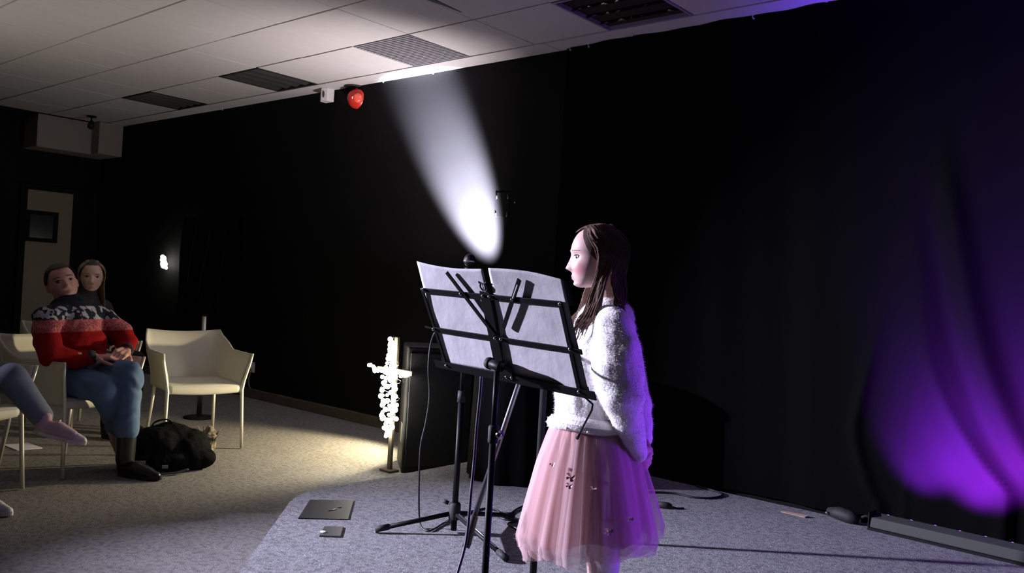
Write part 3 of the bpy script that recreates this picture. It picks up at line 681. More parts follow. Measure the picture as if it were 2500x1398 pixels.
def blob(mb,name,mt,parent,voxel=.006,smooth=4,disp=None,holes=None):
    me=D.meshes.new(name); me.from_pydata(mb.v,[],mb.f); me.update()
    o=D.objects.new(name,me); COL.objects.link(o)
    r=o.modifiers.new('r','REMESH'); r.mode='VOXEL'; r.voxel_size=voxel
    s_=o.modifiers.new('s','SMOOTH'); s_.factor=.5; s_.iterations=smooth
    dg=bpy.context.evaluated_depsgraph_get(); ev=o.evaluated_get(dg); nm=D.meshes.new_from_object(ev,depsgraph=dg)
    D.objects.remove(o); D.meshes.remove(me); nm.name=name; nm.materials.clear(); nm.materials.append(mt)
    if disp:
        co=np.empty(len(nm.vertices)*3); nm.vertices.foreach_get('co',co); no=np.empty_like(co); nm.vertices.foreach_get('normal',no)
        co=co.reshape(-1,3); no=no.reshape(-1,3); dd=np.array([disp(Vector(p)) for p in co])[:,None]; nm.vertices.foreach_set('co',(co+no*dd).ravel()); nm.update()
    return link(name,nm,parent,True)
def fbm(p,s): return mnoise.noise(p*s)+.5*mnoise.noise(p*s*2.1)
HP=np.array([ # z, front x, back x, half width
 (.50,.02,-.10,.03),(.485,.12,-.20,.11),(.45,.21,-.30,.18),(.38,.30,-.40,.255),(.28,.365,-.46,.31),(.18,.40,-.485,.335),(.08,.41,-.49,.345),(0,.395,-.475,.342),
 (-.1,.395,-.44,.335),(-.2,.392,-.37,.315),(-.3,.375,-.27,.28),(-.38,.36,-.17,.235),(-.45,.335,-.05,.17),(-.485,.29,.05,.11),(-.50,.24,.13,.05)])
def head_grid(child=False, nose=.115, nt=88, nz=84):
    zs=np.concatenate([np.linspace(.4995,.40,12),np.linspace(.39,-.44,nz-24),np.linspace(-.45,-.4995,12)])
    fz=HP[::-1,0]; xf=np.interp(zs,fz,HP[::-1,1]); xb=np.interp(zs,fz,HP[::-1,2]); hw=np.interp(zs,fz,HP[::-1,3])
    # smooth the tables a little
    ker=np.ones(5)/5
    for arr in (xf,xb,hw): arr[2:-2]=np.convolve(arr,ker,'valid')
    V_=[]; G=lambda d_,s_: math.exp(-(d_/s_)**2)
    for i,z in enumerate(zs):
        cx=(xf[i]+xb[i])/2; ax=(xf[i]-xb[i])/2; w_=hw[i]
        for j in range(nt):
            th=2*math.pi*j/nt; c_,s_=math.cos(th),math.sin(th)
            e=.86 if c_>0 else 1.
            x=cx+ax*math.copysign(abs(c_)**e,c_); y=w_*math.copysign(abs(s_)**.94,s_)
            if c_>0:
                nzp=0
                if -.26<z<.06:
                    q=(.06-z)/.26 if z>-.20 else 1-(-.20-z)/.06
                    nzp=max(0,q)**1.25
                x+=nose*nzp*G(y,.036+.035*max(0,min(1,(.02-z)/.22)))
                x+=.022*nzp*(G(y-.062,.03)+G(y+.062,.03)) if z<-.1 else 0
                for sy in (.155,-.155):
                    x-=.040*G(y-sy,.075)*G(z-.0,.055); x+=.020*G(y-sy,.055)*G(z-.0,.026)
                    x+=.022*G(y-sy,.11)*G(z-.09,.035)
                    x+=.022*G(y-sy*1.25,.10)*G(z+.17,.10)
                x+=.028*G(y,.085)*G(z+.315,.022)+.030*G(y,.075)*G(z+.36,.024)-.012*G(y,.10)*G(z+.338,.009)
                x-=.018*G(y,.09)*G(z+.405,.022); x+=.030*G(y,.085)*G(z+.455,.04)
                x-=.012*G(y,.02)*G(z+.275,.025)
            V_.append((x,y,z))
    n=len(zs); F_=[]
    for i in range(n-1):
        for j in range(nt): F_.append((i*nt+j,(i+1)*nt+j,(i+1)*nt+(j+1)%nt,i*nt+(j+1)%nt))
    F_+= [tuple(range(nt)),tuple(range((n-1)*nt,n*nt))[::-1]]
    return V_,F_
def add_head(mb,Mx,nose=.115,ears=True):
    v,f=head_grid(nose=nose); mb.add([Mx@Vector(p) for p in v],f)
    if ears:
        for s_ in (1,-1):
            R3=Mx.to_3x3()
            mb.ball(Mx@Vector((-.05,s_*.36,-.07)),(1,1,1),16,10,rot=R3@Matrix(((.075,0,-.01),(0,.035*1,0),(.02,0,.125))))
_HG=np.array(head_grid()[0]); _HG=_HG[_HG[:,0]>.05]
def hx(y,z):
    k=np.argmin((_HG[:,1]-y)**2+(_HG[:,2]-z)**2); return float(_HG[k,0])
def face_bits(parent,Mx,iris,brow,lid,open_=1.):
    """eyes with iris, lash lines and brows as parts of the person, set on the head surface"""
    sc=Mx.to_scale()[0]
    for s_ in (1,-1):
        c=Vector((hx(s_*.155,0)-.044,s_*.155,-.004))
        e=MB().ball((0,0,0),(.050,.060,.036),18,12); e.v=[tuple(Mx@(c+Vector(p))) for p in e.v]; e=e.build('eye',M['eyewhite'],parent,True)
        i_=MB().ball((0,0,0),(.016,.036,.033),14,8); i_.v=[tuple(Mx@(c+Vector((.041,0,-.002))+Vector(p))) for p in i_.v]; i_.build('iris',iris,e,True)
        for nm,dz,rr in (('lash_line',.026,.011),('lower_lid',-.028,.003)):
            P=[]
            for a_ in np.linspace(-1.2,1.2,9):
                y=s_*.155+.066*math.sin(a_); z=-.002+dz*math.cos(a_*1.1); P.append(Mx@Vector((max(hx(y,z),c.x+.052*math.sqrt(max(0,1-((y-c.y)/.06)**2-((z-c.z)/.036)**2)))+.002,y,z)))
            MB().tube(P,[rr*sc*k for k in (.4,.8,1,1,1,1,1,.8,.5)],6).build(nm,lid if dz>0 else brow,parent,True)
        P=[]
        for q in np.linspace(-.075,.095,8):
            y=s_*(.155+q); z=.098-.9*q*q-.02*q; P.append(Mx@Vector((hx(y,z)+.001,y,z)))
        MB().tube(P,[.010*sc*k for k in (.7,1,1,1,.9,.8,.6,.3)],6,flat=(Mx.to_3x3()@Vector((1,0,0)),.5)).build('eyebrow',brow,parent,True)
M['eyewhite']=mat('eye_white',(.5,.47,.45),.25); M['irisb']=mat('iris_dark',(.02,.022,.022),.3); M['lash']=mat('lash_dark',(.03,.018,.012),.7)
def hand(mb,wrist,palm_dir,normal,side,curl,L_=.17,spread=.08):
    """palm and five separate fingers; palm_dir from wrist to knuckles, normal = back of the hand, side=+1 puts the thumb on +lateral"""
    d_=Vector(palm_dir).normalized(); n_=Vector(normal); n_=(n_-d_*n_.dot(d_)).normalized(); l_=d_.cross(n_)*side; w_=Vector(wrist); k=L_/.18
    for q in (-.5,0,.5): capsule(mb,w_+l_*q*.03*k,w_+d_*.085*k+l_*q*.055*k,.017*k,.0135*k,n=12)
    for i,(off,ln,r) in enumerate(((-.030,.060,.0078),(-.010,.074,.0086),(.010,.080,.0088),(.030,.072,.0086))):
        p=w_+d_*.088*k+l_*off*k; dd=(d_+l_*off*spread*10).normalized(); a_=curl
        for seg,f_ in enumerate((.45,.32,.23)):
            q=(dd*math.cos(a_)-n_*math.sin(a_)).normalized(); e=p+q*ln*f_*k; capsule(mb,p,e,r*k*(1-.08*seg),r*k*(.92-.08*seg),n=10); p=e; a_+=curl*.9
    p=w_+d_*.03*k+l_*.030*k; q=(d_*.55+l_*.75-n_*.25).normalized(); e=p+q*.045*k; capsule(mb,p,e,.012*k,.0105*k,n=10); q=(d_*.9+l_*.15-n_*.35).normalized(); capsule(mb,e,e+q*.05*k,.0098*k,.0082*k,n=10)
def shoe(parent,heel,dirv,L_,upper,sole,lace,name='shoe',tilt=0.):
    """sneaker with sole, upper, toe cap and laces; heel on the ground, dirv along the foot"""
    d_=Vector(dirv).normalized(); up_=Vector((0,0,1)); up_=(up_-d_*up_.dot(d_)).normalized(); l_=up_.cross(d_); h_=Vector(heel)
    T=lambda x,y,z: h_+d_*x*L_+l_*y*L_+up_*z*L_
    u=MB(); 
    for (x0,z0,r0,x1,z1,r1) in ((.10,.17,.115,.12,.33,.13),(.12,.16,.125,.45,.18,.150),(.40,.19,.15,.70,.12,.125),(.68,.115,.125,.88,.085,.085)): capsule(u,T(x0,0,z0),T(x1,0,z1),r0*L_,r1*L_,(l_,.92))
    up=blob(u,name,upper,parent,max(.004,L_*.018),3)
    so=MB(); n=26; bot=[]; 
    for k in range(n):
        th=2*math.pi*k/n; x=.5+.5*math.cos(th); wd=.155*(1-.28*math.exp(-((x-.42)/.2)**2))*(1 if x>.3 else .88); bot.append((x,math.sin(th)*wd*abs(math.sin(th))**.0))
    vv=[T(x,y,.0+.02*smooth01(.75,1,x)) for x,y in bot]+[T(x,y,.075+.03*smooth01(.75,1,x)) for x,y in bot]
    so.add(vv,[tuple(range(n))[::-1],tuple(range(n,2*n))]+[(i,(i+1)%n,(i+1)%n+n,i+n) for i in range(n)]).build('sole',sole,up,bevel=.003)
    if lace is not None:
        tc_=MB(); capsule(tc_,T(.80,0,.095),T(.90,0,.085),.112*L_,.088*L_,(l_,.92)); tc_.build('toe_cap',sole,up,True)
        for k in range(4):
            x=.40+.09*k; z=.345-.058*k; MB().tube([T(x,-.085,z-.045),T(x+.01,-.04,z+.005),T(x,.04,z+.005),T(x+.01,.085,z-.045)],.011*L_,6).build('lace',lace,up,True)
    return up
def strand_hair(name,parent,Mx,paths,mt,seed=1,taper=(.35,1.,.9,.25)):
    mb=MB(); sc=Mx.to_scale()[0]
    for P,r,fl in paths:
        Q=spline(P,18); k=len(Q); rr=[r*sc*np.interp(i/(k-1),(0,.15,.7,1),taper) for i in range(k)]
        mb.tube([Mx@Vector(q) for q in Q],rr,7,flat=(Mx.to_3x3()@Vector(fl),.35))
    return mb.build(name,mt,parent,True)
def skull(az,el,k=1.06):
    a,e=rad(az),rad(el); return (-.035+.465*k*math.cos(e)*math.cos(a), .365*k*math.cos(e)*math.sin(a), .06+.45*k*math.sin(e))
def hair_cap(name,parent,Mx,mt,front=50,side=-12,k=1.045,fringe=46,wide=36):
    def fn(u,v):
        az=360*u-180; lo=front if abs(az)<fringe else lerp(front,side,smooth01(fringe,fringe+wide,abs(az)))
        el=lerp(lo,90,v); p=Vector(skull(az,el,k+.012*math.sin(az*.9)*math.sin(az*.37))); return tuple(Mx@p)
    return MB().grid(fn,72,16,closed=True).build(name,mt,parent,True)

# ------------------------------------------------------------------ the girl
GANG=math.atan2(-.651,-.757)
girl=thing('person','girl in a fluffy white sweater and pink tulle skirt, hands clasped behind her','person',(-1.50,2.205,STG),GANG)
HU=.193
GM=Matrix.Translation((.044,0,1.2095))@Matrix.Rotation(rad(2),4,'Y')@Matrix.Rotation(rad(3),4,'Z')@Matrix.Scale(HU,4)
lp=GM@Vector((.40,0,-.34)); ck=GM@Vector((.30,.22,-.20)); ck2=GM@Vector((.30,-.22,-.20)); ns=GM@Vector((.50,0,-.19))
M['skin_g']=mat('girl_skin',(.52,.345,.31),.5,spec=.35,bump=(120,.05,.001),masks=[(tuple(ck),(.034,.034,.030),(.48,.19,.20),.75),(tuple(ck2),(.03,.03,.03),(.48,.19,.20),.7),(tuple(lp),(.020,.019,.0095),(.42,.16,.17),.85),(tuple(ns),(.012,.016,.012),(.52,.30,.27),.5)])
b=MB(); add_head(b,GM,nose=.108)
capsule(b,(.008,0,1.155),(-.008,0,1.03),.045,.048)
chain(b,[(-.005,0,1.0),(.02,0,.84),(.02,0,.66)],[.085,.085,.09],((1,0,0),.8))
for s_ in (1,-1):
    chain(b,[(0,s_*.05,.62),(-.02,s_*.05,.35),(-.03,s_*.045,.10)],[.06,.045,.028]); capsule(b,(-.03,s_*.045,.06),(.06,s_*.05,.035),.028,.022)
    capsule(b,(-.005,s_*.03,1.02),(-.01,s_*.105,1.0),.045,.045)
chain(b,[(-.01,.12,1.0),(-.035,.155,.81),(-.105,.075,.625)],[.035,.03,.020]); chain(b,[(-.02,-.12,1.0),(-.09,-.15,.83),(-.145,-.05,.64)],[.035,.03,.020])
hand(b,(-.118,.062,.618),(-.45,-.85,-.22),(-.5,.3,-.3),1,.55,.135)
hand(b,(-.148,-.045,.632),(-.15,.75,-.55),(-.9,-.1,.1),-1,.6,.135)
blob(b,'body',M['skin_g'],girl,.0032,2)
face_bits(girl,GM,M['irisb'],mat('girl_brow',(.42,.26,.20),.8),M['lash'])
# hair
M['hair_g']=mat('brown_hair',(.07,.039,.028),.6,noise=(60,.7,(.17,.10,.073)),spec=.2)
M['hair_gc']=mat('brown_hair_cap',(.045,.024,.016),.6,noise=(50,.6,(.07,.038,.026)))
hair_cap('hair_cap',girl,GM,M['hair_gc'],54,-18,1.05,22,66)
paths=[]; hr=random.Random(11)
for side in (1,-1):
    for k in range(110):
        s=(k+.5)/110; s2=min(1,max(0,s+hr.gauss(0,.012)))
        px_=lerp(.34,-.42,s2); j=lambda q: hr.gauss(0,q)
        p=[(px_,side*.012,.06+.475*math.sqrt(max(.02,1-((px_+.035)/.52)**2)))]
        p.append(skull(side*lerp(34,176,s2),lerp(60,66,s2),1.09+j(.008)))
        p.append(skull(side*lerp(62,178,s2**.9),30,1.10+j(.012)))
        p.append(skull(side*lerp(79,178,s2**.8),2,1.10+j(.012)))
        if s2<.36:
            q=s2/.36; fx_=lerp(.16,-.10,q)
            p+= [(lerp(.02,-.14,q)+j(.012),side*lerp(.37,.41,q),-.28),(fx_*.7+.02+j(.015),side*lerp(.36,.44,q),-.58),(lerp(.20,.02,q)+j(.02),side*lerp(.40,.52,q)*.95,-.85),(lerp(.34,.12,q)+j(.015),side*lerp(.44,.56,q),-1.02),(lerp(.46,.2,q)+j(.02),side*lerp(.46,.57,q),lerp(-1.30,-1.1,q)+j(.05))]
        else:
            q=(s2-.36)/.64
            p+= [(lerp(-.18,-.50,q),side*lerp(.41,.03,q**1.5),-.28+j(.02)),(lerp(-.22,-.50,q)+j(.02),side*lerp(.44,.05,q**1.6),-.55),(lerp(-.25,-.50,q)+j(.03),side*lerp(.50,.05,q**1.5),lerp(-.74,-.84,q)+j(.05)),(lerp(-.28,-.54,q)+j(.03),side*lerp(.52,.08,q**1.5),lerp(-.82,-1.02,q)+j(.09))]
        paths.append((p,hr.uniform(.013,.026),(0,side,.0) if s2<.7 else (-1,side*.3,0)))
for k in range(0):   # stray strands over the shoulder
    y0=.50+.04*k; paths.append(([(-.30-.03*k,y0,-.62),(-.30-.03*k,y0+.10,-.82),(-.33-.02*k,y0+.18,-1.05),(-.30-.04*k,y0+.22,-1.22-.05*hr.random())],.010,(0,1,0)))
strand_hair('hair',girl,GM,paths,M['hair_g'])
# sweater
M['knit_w']=mat('fluffy_white_knit',(.82,.80,.80),.9,noise=(45,.35,(.74,.72,.73)),bump=(140,.6,.004),sheen=.35,spec=.15)
b=MB()
chain(b,[(.036,0,.755),(.03,0,.85),(.005,0,.98)],[.142,.142,.118],((1,0,0),.80))
capsule(b,(.0,.0,.99),(-.005,0,1.04),.088,.062,((1,0,0),.85))
for s_ in (1,-1): capsule(b,(-.003,s_*.05,1.0),(-.012,s_*.118,.985),.066,.066)
chain(b,[(-.010,.122,.985),(-.022,.160,.89),(-.038,.168,.81),(-.060,.142,.735),(-.112,.082,.622)],[.066,.077,.072,.052,.026])
chain(b,[(-.02,-.122,.985),(-.075,-.155,.88),(-.105,-.155,.80),(-.130,-.11,.715),(-.146,-.055,.642)],[.066,.070,.062,.048,.028])
sw=blob(b,'sweater',M['knit_w'],girl,.006,5,lambda p: .0045*fbm(p,14)+.0022*math.sin(p.z*34+6*mnoise.noise(p*9)))
hb=MB()
def hemband(u,v):
    th=2*math.pi*u; ph=2*math.pi*v; rr=.025
    R1=.108+rr*math.cos(ph); R2=.132+rr*math.cos(ph); return (.036+R1*math.cos(th),R2*math.sin(th),.700+.012*math.sin(th*2)-.03*math.cos(th)*.4+.024*math.sin(ph))
hbo=hb.grid(hemband,60,12,closed=True).build('hem_band',M['knit_w'],sw,True)
def cuff(a,b_,r): MB().tube([a,lerp(Vector(a),Vector(b_),.25),lerp(Vector(a),Vector(b_),.8),b_],[r*.85,r*1.12,r*1.05,r*.8],18).build('cuff',M['knit_w'],sw,True)
cuff((-.098,.100,.652),(-.116,.066,.616),.027); cuff((-.140,-.068,.668),(-.148,-.046,.632),.028)
# short fibres standing off the knit
def fuzz(src,parent,count,ln,mt,seed):
    me=src.data; co=np.empty(len(me.vertices)*3); me.vertices.foreach_get('co',co); co=co.reshape(-1,3); no=np.empty(len(me.vertices)*3); me.vertices.foreach_get('normal',no); no=no.reshape(-1,3)
    g_=np.random.default_rng(seed); idx=g_.integers(0,len(co),count); p=co[idx]; n_=no[idx]; d_=n_*.75+g_.normal(0,.45,(count,3))+np.array((0,0,-.25)); d_/=np.linalg.norm(d_,axis=1)[:,None]
    s_=np.cross(d_,g_.normal(0,1,(count,3))); s_/=np.linalg.norm(s_,axis=1)[:,None]; L_=g_.uniform(.5,1.2,(count,1))*ln
    v=np.empty((count,3,3)); v[:,0]=p-s_*.00032; v[:,1]=p+s_*.00032; v[:,2]=p+d_*L_
    me2=D.meshes.new('fuzz'); me2.from_pydata(v.reshape(-1,3).tolist(),[],np.arange(count*3).reshape(-1,3).tolist()); me2.materials.append(mt); o=link('fuzz',me2,parent); o['kind']='stuff'; return o
fuzz(sw,sw,26000,.0085,M['knit_w'],5); fuzz(hbo,sw,4000,.005,M['knit_w'],6)
# tights and shoes
M['tights']=mat('white_tights',(.78,.76,.76),.75,bump=(200,.2,.001)); M['shoe_w']=mat('white_shoe',(.75,.72,.72),.5)
b=MB()
for s_ in (1,-1):
    chain(b,[(0,s_*.05,.62),(-.022,s_*.050,.36),(-.034,s_*.048,.27),(-.03,s_*.045,.10)],[.066,.050,.046,.034]); capsule(b,(-.03,s_*.045,.06),(.06,s_*.05,.04),.032,.028)
blob(b,'tights',M['tights'],girl,.005,3)
for s_ in (1,-1): shoe(girl,(-.075,s_*.052,.0),(1,s_*.12,0),.205,M['shoe_w'],M['white'],None)
# skirt
def net(name,col,alpha):
    m=D.materials.new(name); m.use_nodes=True; nt=m.node_tree; N=nt.nodes; L=nt.links; N.clear(); out=N.new('ShaderNodeOutputMaterial')
    d_=N.new('ShaderNodeBsdfDiffuse'); tr=N.new('ShaderNodeBsdfTranslucent'); tp=N.new('ShaderNodeBsdfTransparent'); a_=N.new('ShaderNodeMixShader'); b_=N.new('ShaderNodeMixShader')
    d_.inputs[0].default_value=(*col,1); tr.inputs[0].default_value=(*col,1); a_.inputs[0].default_value=.35; L.new(d_.outputs[0],a_.inputs[1]); L.new(tr.outputs[0],a_.inputs[2])
    # more threads meet the eye where the net is seen edge-on
    lw=N.new('ShaderNodeLayerWeight'); lw.inputs[0].default_value=.35; r=N.new('ShaderNodeMapRange'); r.inputs[3].default_value=alpha; r.inputs[4].default_value=min(1,alpha+.5); L.new(lw.outputs['Facing'],r.inputs[0])
    L.new(r.outputs[0],b_.inputs[0]); L.new(tp.outputs[0],b_.inputs[1]); L.new(a_.outputs[0],b_.inputs[2]); L.new(b_.outputs[0],out.inputs[0]); return m
M['tulle']=net('pink_tulle',(.66,.48,.49),.30); M['tulle2']=net('rose_tulle',(.66,.41,.40),.45)
M['lining']=mat('peach_lining',(.62,.32,.30),.7,bump=(60,.2,.003),sheen=.2)
sk=thing('skirt',None,None); sk.parent=girl; del_=None
def skirt_fn(scale,amp,n1,ph,hem,zdrop,bubble):
    def fn(u,v):
        th=2*math.pi*u; c_,s_=math.cos(th),math.sin(th)
        f=v**.80
        rx=lerp(.106,.206,f)*lerp(1,scale,min(1,v*3)); ry=lerp(.122,.218,f)*lerp(1,scale,min(1,v*3))
        fold=1.5*mnoise.noise(Vector((2.6*c_+ph,2.6*s_,ph+.5*v)))+1.1*mnoise.noise(Vector((5.6*c_-ph,5.6*s_,ph*2+.35*v)))+.35*math.sin(n1*th+ph)
        k=amp*(.35+.65*v)*fold
        tuck=1-bubble*smooth01(.90,1,v)
        zh=hem+.045*(1-c_)/2+.014*math.sin(5*th+ph)*1.0+zdrop*.5*fold
        x=(rx+k)*tuck*c_; y=(ry+k)*tuck*s_
        return (lerp(.034,.022,v)+x, y, lerp(.712-.012*c_,zh,v))
    return fn
MB().grid(skirt_fn(.88,.007,13,.4,.335,.004,0),160,30,closed=True).build('lining',M['lining'],sk,True)
MB().grid(skirt_fn(.96,.013,11,1.9,.300,.008,.05),200,34,closed=True).build('inner_tulle',M['tulle2'],sk,True)
MB().grid(skirt_fn(1.05,.017,9,3.3,.283,.010,.07),200,36,closed=True).build('outer_tulle',M['tulle'],sk,True)
MB().grid(skirt_fn(1.08,.020,7,5.2,.305,.010,.06),200,36,closed=True).build('top_tulle',M['tulle'],sk,True)
def butterfly(px,py,s,mt,y=None):
    # stands on the outer net on the camera side
    dx,dy=px-1250,py-699; u_=-((.998*dx+.0588*dy)-235)*.00128*.93; z_=EYE+(.0588*dx-.998*dy)*.00128*.93-STG
    R_=lerp(.12,.235,min(1,max(0,(.71-z_)/.42))**.8)*1.10; yy=math.sqrt(max(.0,1-((u_-.028)/R_)**2))*R_*1.02+.004
    n_=Vector(((u_-.028),yy,0)).normalized(); tx=Vector((-n_.y,n_.x,0)); up_=Vector((0,0,1)); c=Vector((u_,yy,z_))
    m_=MB()
    for sg in (1,-1):
        for (a_,L1,w1) in ((.7,1.,.55),(-.55,.75,.45)):
            d_=(tx*sg*math.cos(a_)+up_*math.sin(a_)); e=d_.cross(n_); k=7; vs2=[c+n_*.001]
            for q in range(k+1): ang_=math.pi*q/k; vs2.append(c+d_*s*L1*(.55+.45*-math.cos(ang_))+e*s*w1*math.sin(ang_)+n_*(.004+.002*math.sin(ang_)))
            m_.add(vs2,[(0,i,i+1) for i in range(1,k+1)])
    m_.tube([c+up_*s*.5+n_*.004,c-up_*s*.5+n_*.004],s*.07,6); return m_.build('butterfly_applique',mt,sk)
M['sequin']=mat('rose_sequin',(.34,.15,.14),.3,metal=.6,noise=(500,.8,(.62,.36,.34))); M['sequin2']=mat('pale_sequin',(.66,.42,.42),.3,metal=.4,noise=(500,.8,(.8,.6,.6)))
butterfly(1376,1163,.017,M['sequin']); butterfly(1372,1182,.012,M['sequin']); butterfly(1334,1137,.012,M['sequin2']); butterfly(1462,1284,.016,M['sequin2']); butterfly(1422,1036,.013,M['sequin2']); butterfly(1517,1262,.012,M['sequin2']); butterfly(1428,1187,.012,M['sequin2'])
for px,py in ((1372,1043),(1422,1049)):
    dx,dy=px-1250,py-699; u_=-((.998*dx+.0588*dy)-235)*.00128*.95; z_=EYE+(.0588*dx-.998*dy)*.00128*.95-STG
    yy=math.sqrt(max(0,1-((u_-.034)/.135)**2))*.150; MB().ball((u_,yy,z_),.0055,12,8).build('bead',mat('pearl',(.9,.88,.85),.2),sk,True)

# ------------------------------------------------------------------ the man in the red sweater
man=thing('person','man in a red patterned sweater and jeans slumped in a chair, hands clasped','person',(-5.23,2.13,0),MANF)
MM=Matrix.Translation((-.115,.0,1.078))@Matrix.Rotation(rad(-34),4,'Z')@Matrix.Rotation(rad(-13),4,'Y')@Matrix.Rotation(rad(17),4,'X')@Matrix.Scale(.225,4)
M['skin_m']=mat('man_skin',(.56,.30,.24),.5,noise=(30,.3,(.50,.25,.20)),masks=[(tuple(MM@Vector((.40,0,-.34))),(.022,.022,.011),(.42,.17,.15),.7)])
b=MB(); add_head(b,MM,.125)
capsule(b,(-.085,0,1.00),(-.03,0,.90),.062,.066)
chain(b,[(-.02,0,.86),(-.0,0,.68),(-.02,0,.53)],[.13,.14,.14],((1,0,0),.8))
for s_,kn,an in ((1,(.44,-.01,.585),(.455,-.02,.11)),(-1,(.37,-.11,.50),(.30,.11,.12))):
    chain(b,[(-.02,s_*.09,.53),kn,an],[.085,.058,.042])
hand(b,(.235,-.075,.665),(.75,.62,.05),(-.1,-.2,1),1,.5,.185); hand(b,(.275,.13,.70),(.35,-.85,-.15),(.5,.1,.8),-1,.55,.185)
chain(b,[(0,-.2,.88),(.13,-.265,.68),(.235,-.075,.665)],[.05,.042,.03]); chain(b,[(.02,.2,.88),(.16,.25,.735),(.275,.13,.70)],[.05,.042,.03])
blob(b,'body',M['skin_m'],man,.0045,2)
face_bits(man,MM,M['irisb'],mat('man_brow',(.04,.025,.02),.8),M['lash'])
M['hair_m']=mat('short_dark_hair',(.022,.014,.011),.6,bump=(160,.8,.004))
hair_cap('hair',man,MM,M['hair_m'],38,0,1.085,46)
def sweater_mat():
    m=D.materials.new('nordic_knit'); m.use_nodes=True; nt=m.node_tree; N=nt.nodes; L=nt.links; b_=N['Principled BSDF']; b_.inputs['Roughness'].default_value=.95; b_.inputs['Specular IOR Level'].default_value=.1
    tc=N.new('ShaderNodeTexCoord'); sep=N.new('ShaderNodeSeparateXYZ'); L.new(tc.outputs['Object'],sep.inputs[0])
    def ramp(a_,c_): 
        r=N.new('ShaderNodeMapRange'); r.inputs[1].default_value=a_-.004; r.inputs[2].default_value=a_+.004; L.new(c_,r.inputs[0]); return r.outputs[0]
    def mixc(f_,a_,c_):
        x=N.new('ShaderNodeMix'); x.data_type='RGBA'; L.new(f_,x.inputs[0])
        for s_,k in ((a_,6),(c_,7)):
            if isinstance(s_,tuple): x.inputs[k].default_value=(*s_,1)
            else: L.new(s_,x.inputs[k])
        return x.outputs[2]
    # height along the sweater, following the slouch
    mad=N.new('ShaderNodeMath'); mad.operation='MULTIPLY_ADD'; mad.inputs[1].default_value=-.10; L.new(sep.outputs['X'],mad.inputs[0]); L.new(sep.outputs['Z'],mad.inputs[2]); zc_=mad.outputs[0]
    n1=N.new('ShaderNodeTexNoise'); n1.inputs['Scale'].default_value=26; n1.inputs['Detail'].default_value=1; L.new(tc.outputs['Object'],n1.inputs['Vector'])
    w1=N.new('ShaderNodeTexNoise'); w1.inputs['Scale'].default_value=90; L.new(tc.outputs['Object'],w1.inputs['Vector'])
    fig=N.new('ShaderNodeMapRange'); fig.inputs[1].default_value=.51; fig.inputs[2].default_value=.55; L.new(n1.outputs[0],fig.inputs[0])
    navy=mixc(fig.outputs[0],(.018,.022,.035),(.40,.39,.42))
    spk=N.new('ShaderNodeMapRange'); spk.inputs[1].default_value=.45; spk.inputs[2].default_value=.6; L.new(w1.outputs[0],spk.inputs[0])
    pink=mixc(spk.outputs[0],(.34,.055,.065),(.42,.17,.175))
    yoke=mixc(ramp(.945,zc_),navy,(.016,.02,.03)); up2=mixc(ramp(.865,zc_),pink,yoke); all_=mixc(ramp(.795,zc_),(.25,.006,.008),up2)
    L.new(all_,b_.inputs['Base Color'])
    n=N.new('ShaderNodeTexNoise'); n.inputs['Scale'].default_value=130; L.new(tc.outputs['Object'],n.inputs['Vector']); bp=N.new('ShaderNodeBump'); bp.inputs['Strength'].default_value=.6; bp.inputs['Distance'].default_value=.004; L.new(n.outputs[0],bp.inputs['Height']); L.new(bp.outputs[0],b_.inputs['Normal'])
    return m
b=MB()
chain(b,[(-.005,0,.60),(.03,0,.70),(.0,0,.82),(-.02,0,.88)],[.165,.175,.165,.14],((1,0,0),.80))
capsule(b,(-.02,0,.88),(-.045,0,.955),.12,.075,((1,0,0),.85))
for s_ in (1,-1): capsule(b,(-.01,s_*.08,.89),(.0,s_*.185,.875),.082,.078)
chain(b,[(0,-.195,.87),(.07,-.25,.77),(.12,-.262,.68),(.18,-.16,.655),(.225,-.09,.665)],[.075,.074,.068,.055,.042])
chain(b,[(.02,.195,.87),(.11,.245,.79),(.16,.25,.735),(.22,.19,.71),(.262,.145,.705)],[.075,.07,.062,.052,.042])
ms=blob(b,'sweater',sweater_mat(),man,.008,5,lambda p:.006*fbm(p,9)+.004*math.sin(p.z*55+5*mnoise.noise(p*7)))
M['navyrib']=mat('navy_rib',(.016,.018,.026),.9)
MB().tube([(.205,-.112,.664),(.225,-.088,.666),(.245,-.065,.668)],[.040,.043,.036],16).build('cuff',M['navyrib'],ms,True); MB().tube([(.25,.158,.704),(.268,.138,.702),(.285,.120,.70)],[.040,.043,.036],16).build('cuff',M['navyrib'],ms,True)
cb=MB().grid(lambda u,v:(-.052+.062*math.cos(2*math.pi*u)+.016*math.cos(2*math.pi*v)*math.cos(2*math.pi*u),.068*math.sin(2*math.pi*u)+.016*math.cos(2*math.pi*v)*math.sin(2*math.pi*u),.962+.012*math.cos(2*math.pi*u)*-1+.018*math.sin(2*math.pi*v)),32,10,closed=True).build('collar',M['navyrib'],ms,True)
M['jeans']=mat('blue_jeans',(.085,.155,.27),.85,noise=(14,.55,(.13,.21,.33)),bump=(120,.3,.002))
b=MB(); capsule(b,(-.03,0,.545),(.03,0,.545),.15,.14,((0,0,1),.75))
chain(b,[(0,.09,.54),(.44,-.01,.585),(.455,-.02,.42),(.455,-.02,.27)],[.105,.078,.066,.070]); chain(b,[(0,-.10,.54),(.37,-.11,.50),(.33,.02,.30),(.30,.11,.17)],[.105,.080,.064,.060])
blob(b,'jeans',M['jeans'],man,.008,4,lambda p:.005*math.sin(p.z*60+p.x*25+6*mnoise.noise(p*8))*mnoise.noise(p*5+Vector((3,1,2)))*2)
M['boot']=mat('black_boot',(.010,.010,.011),.35,bump=(80,.3,.002),spec=.6)
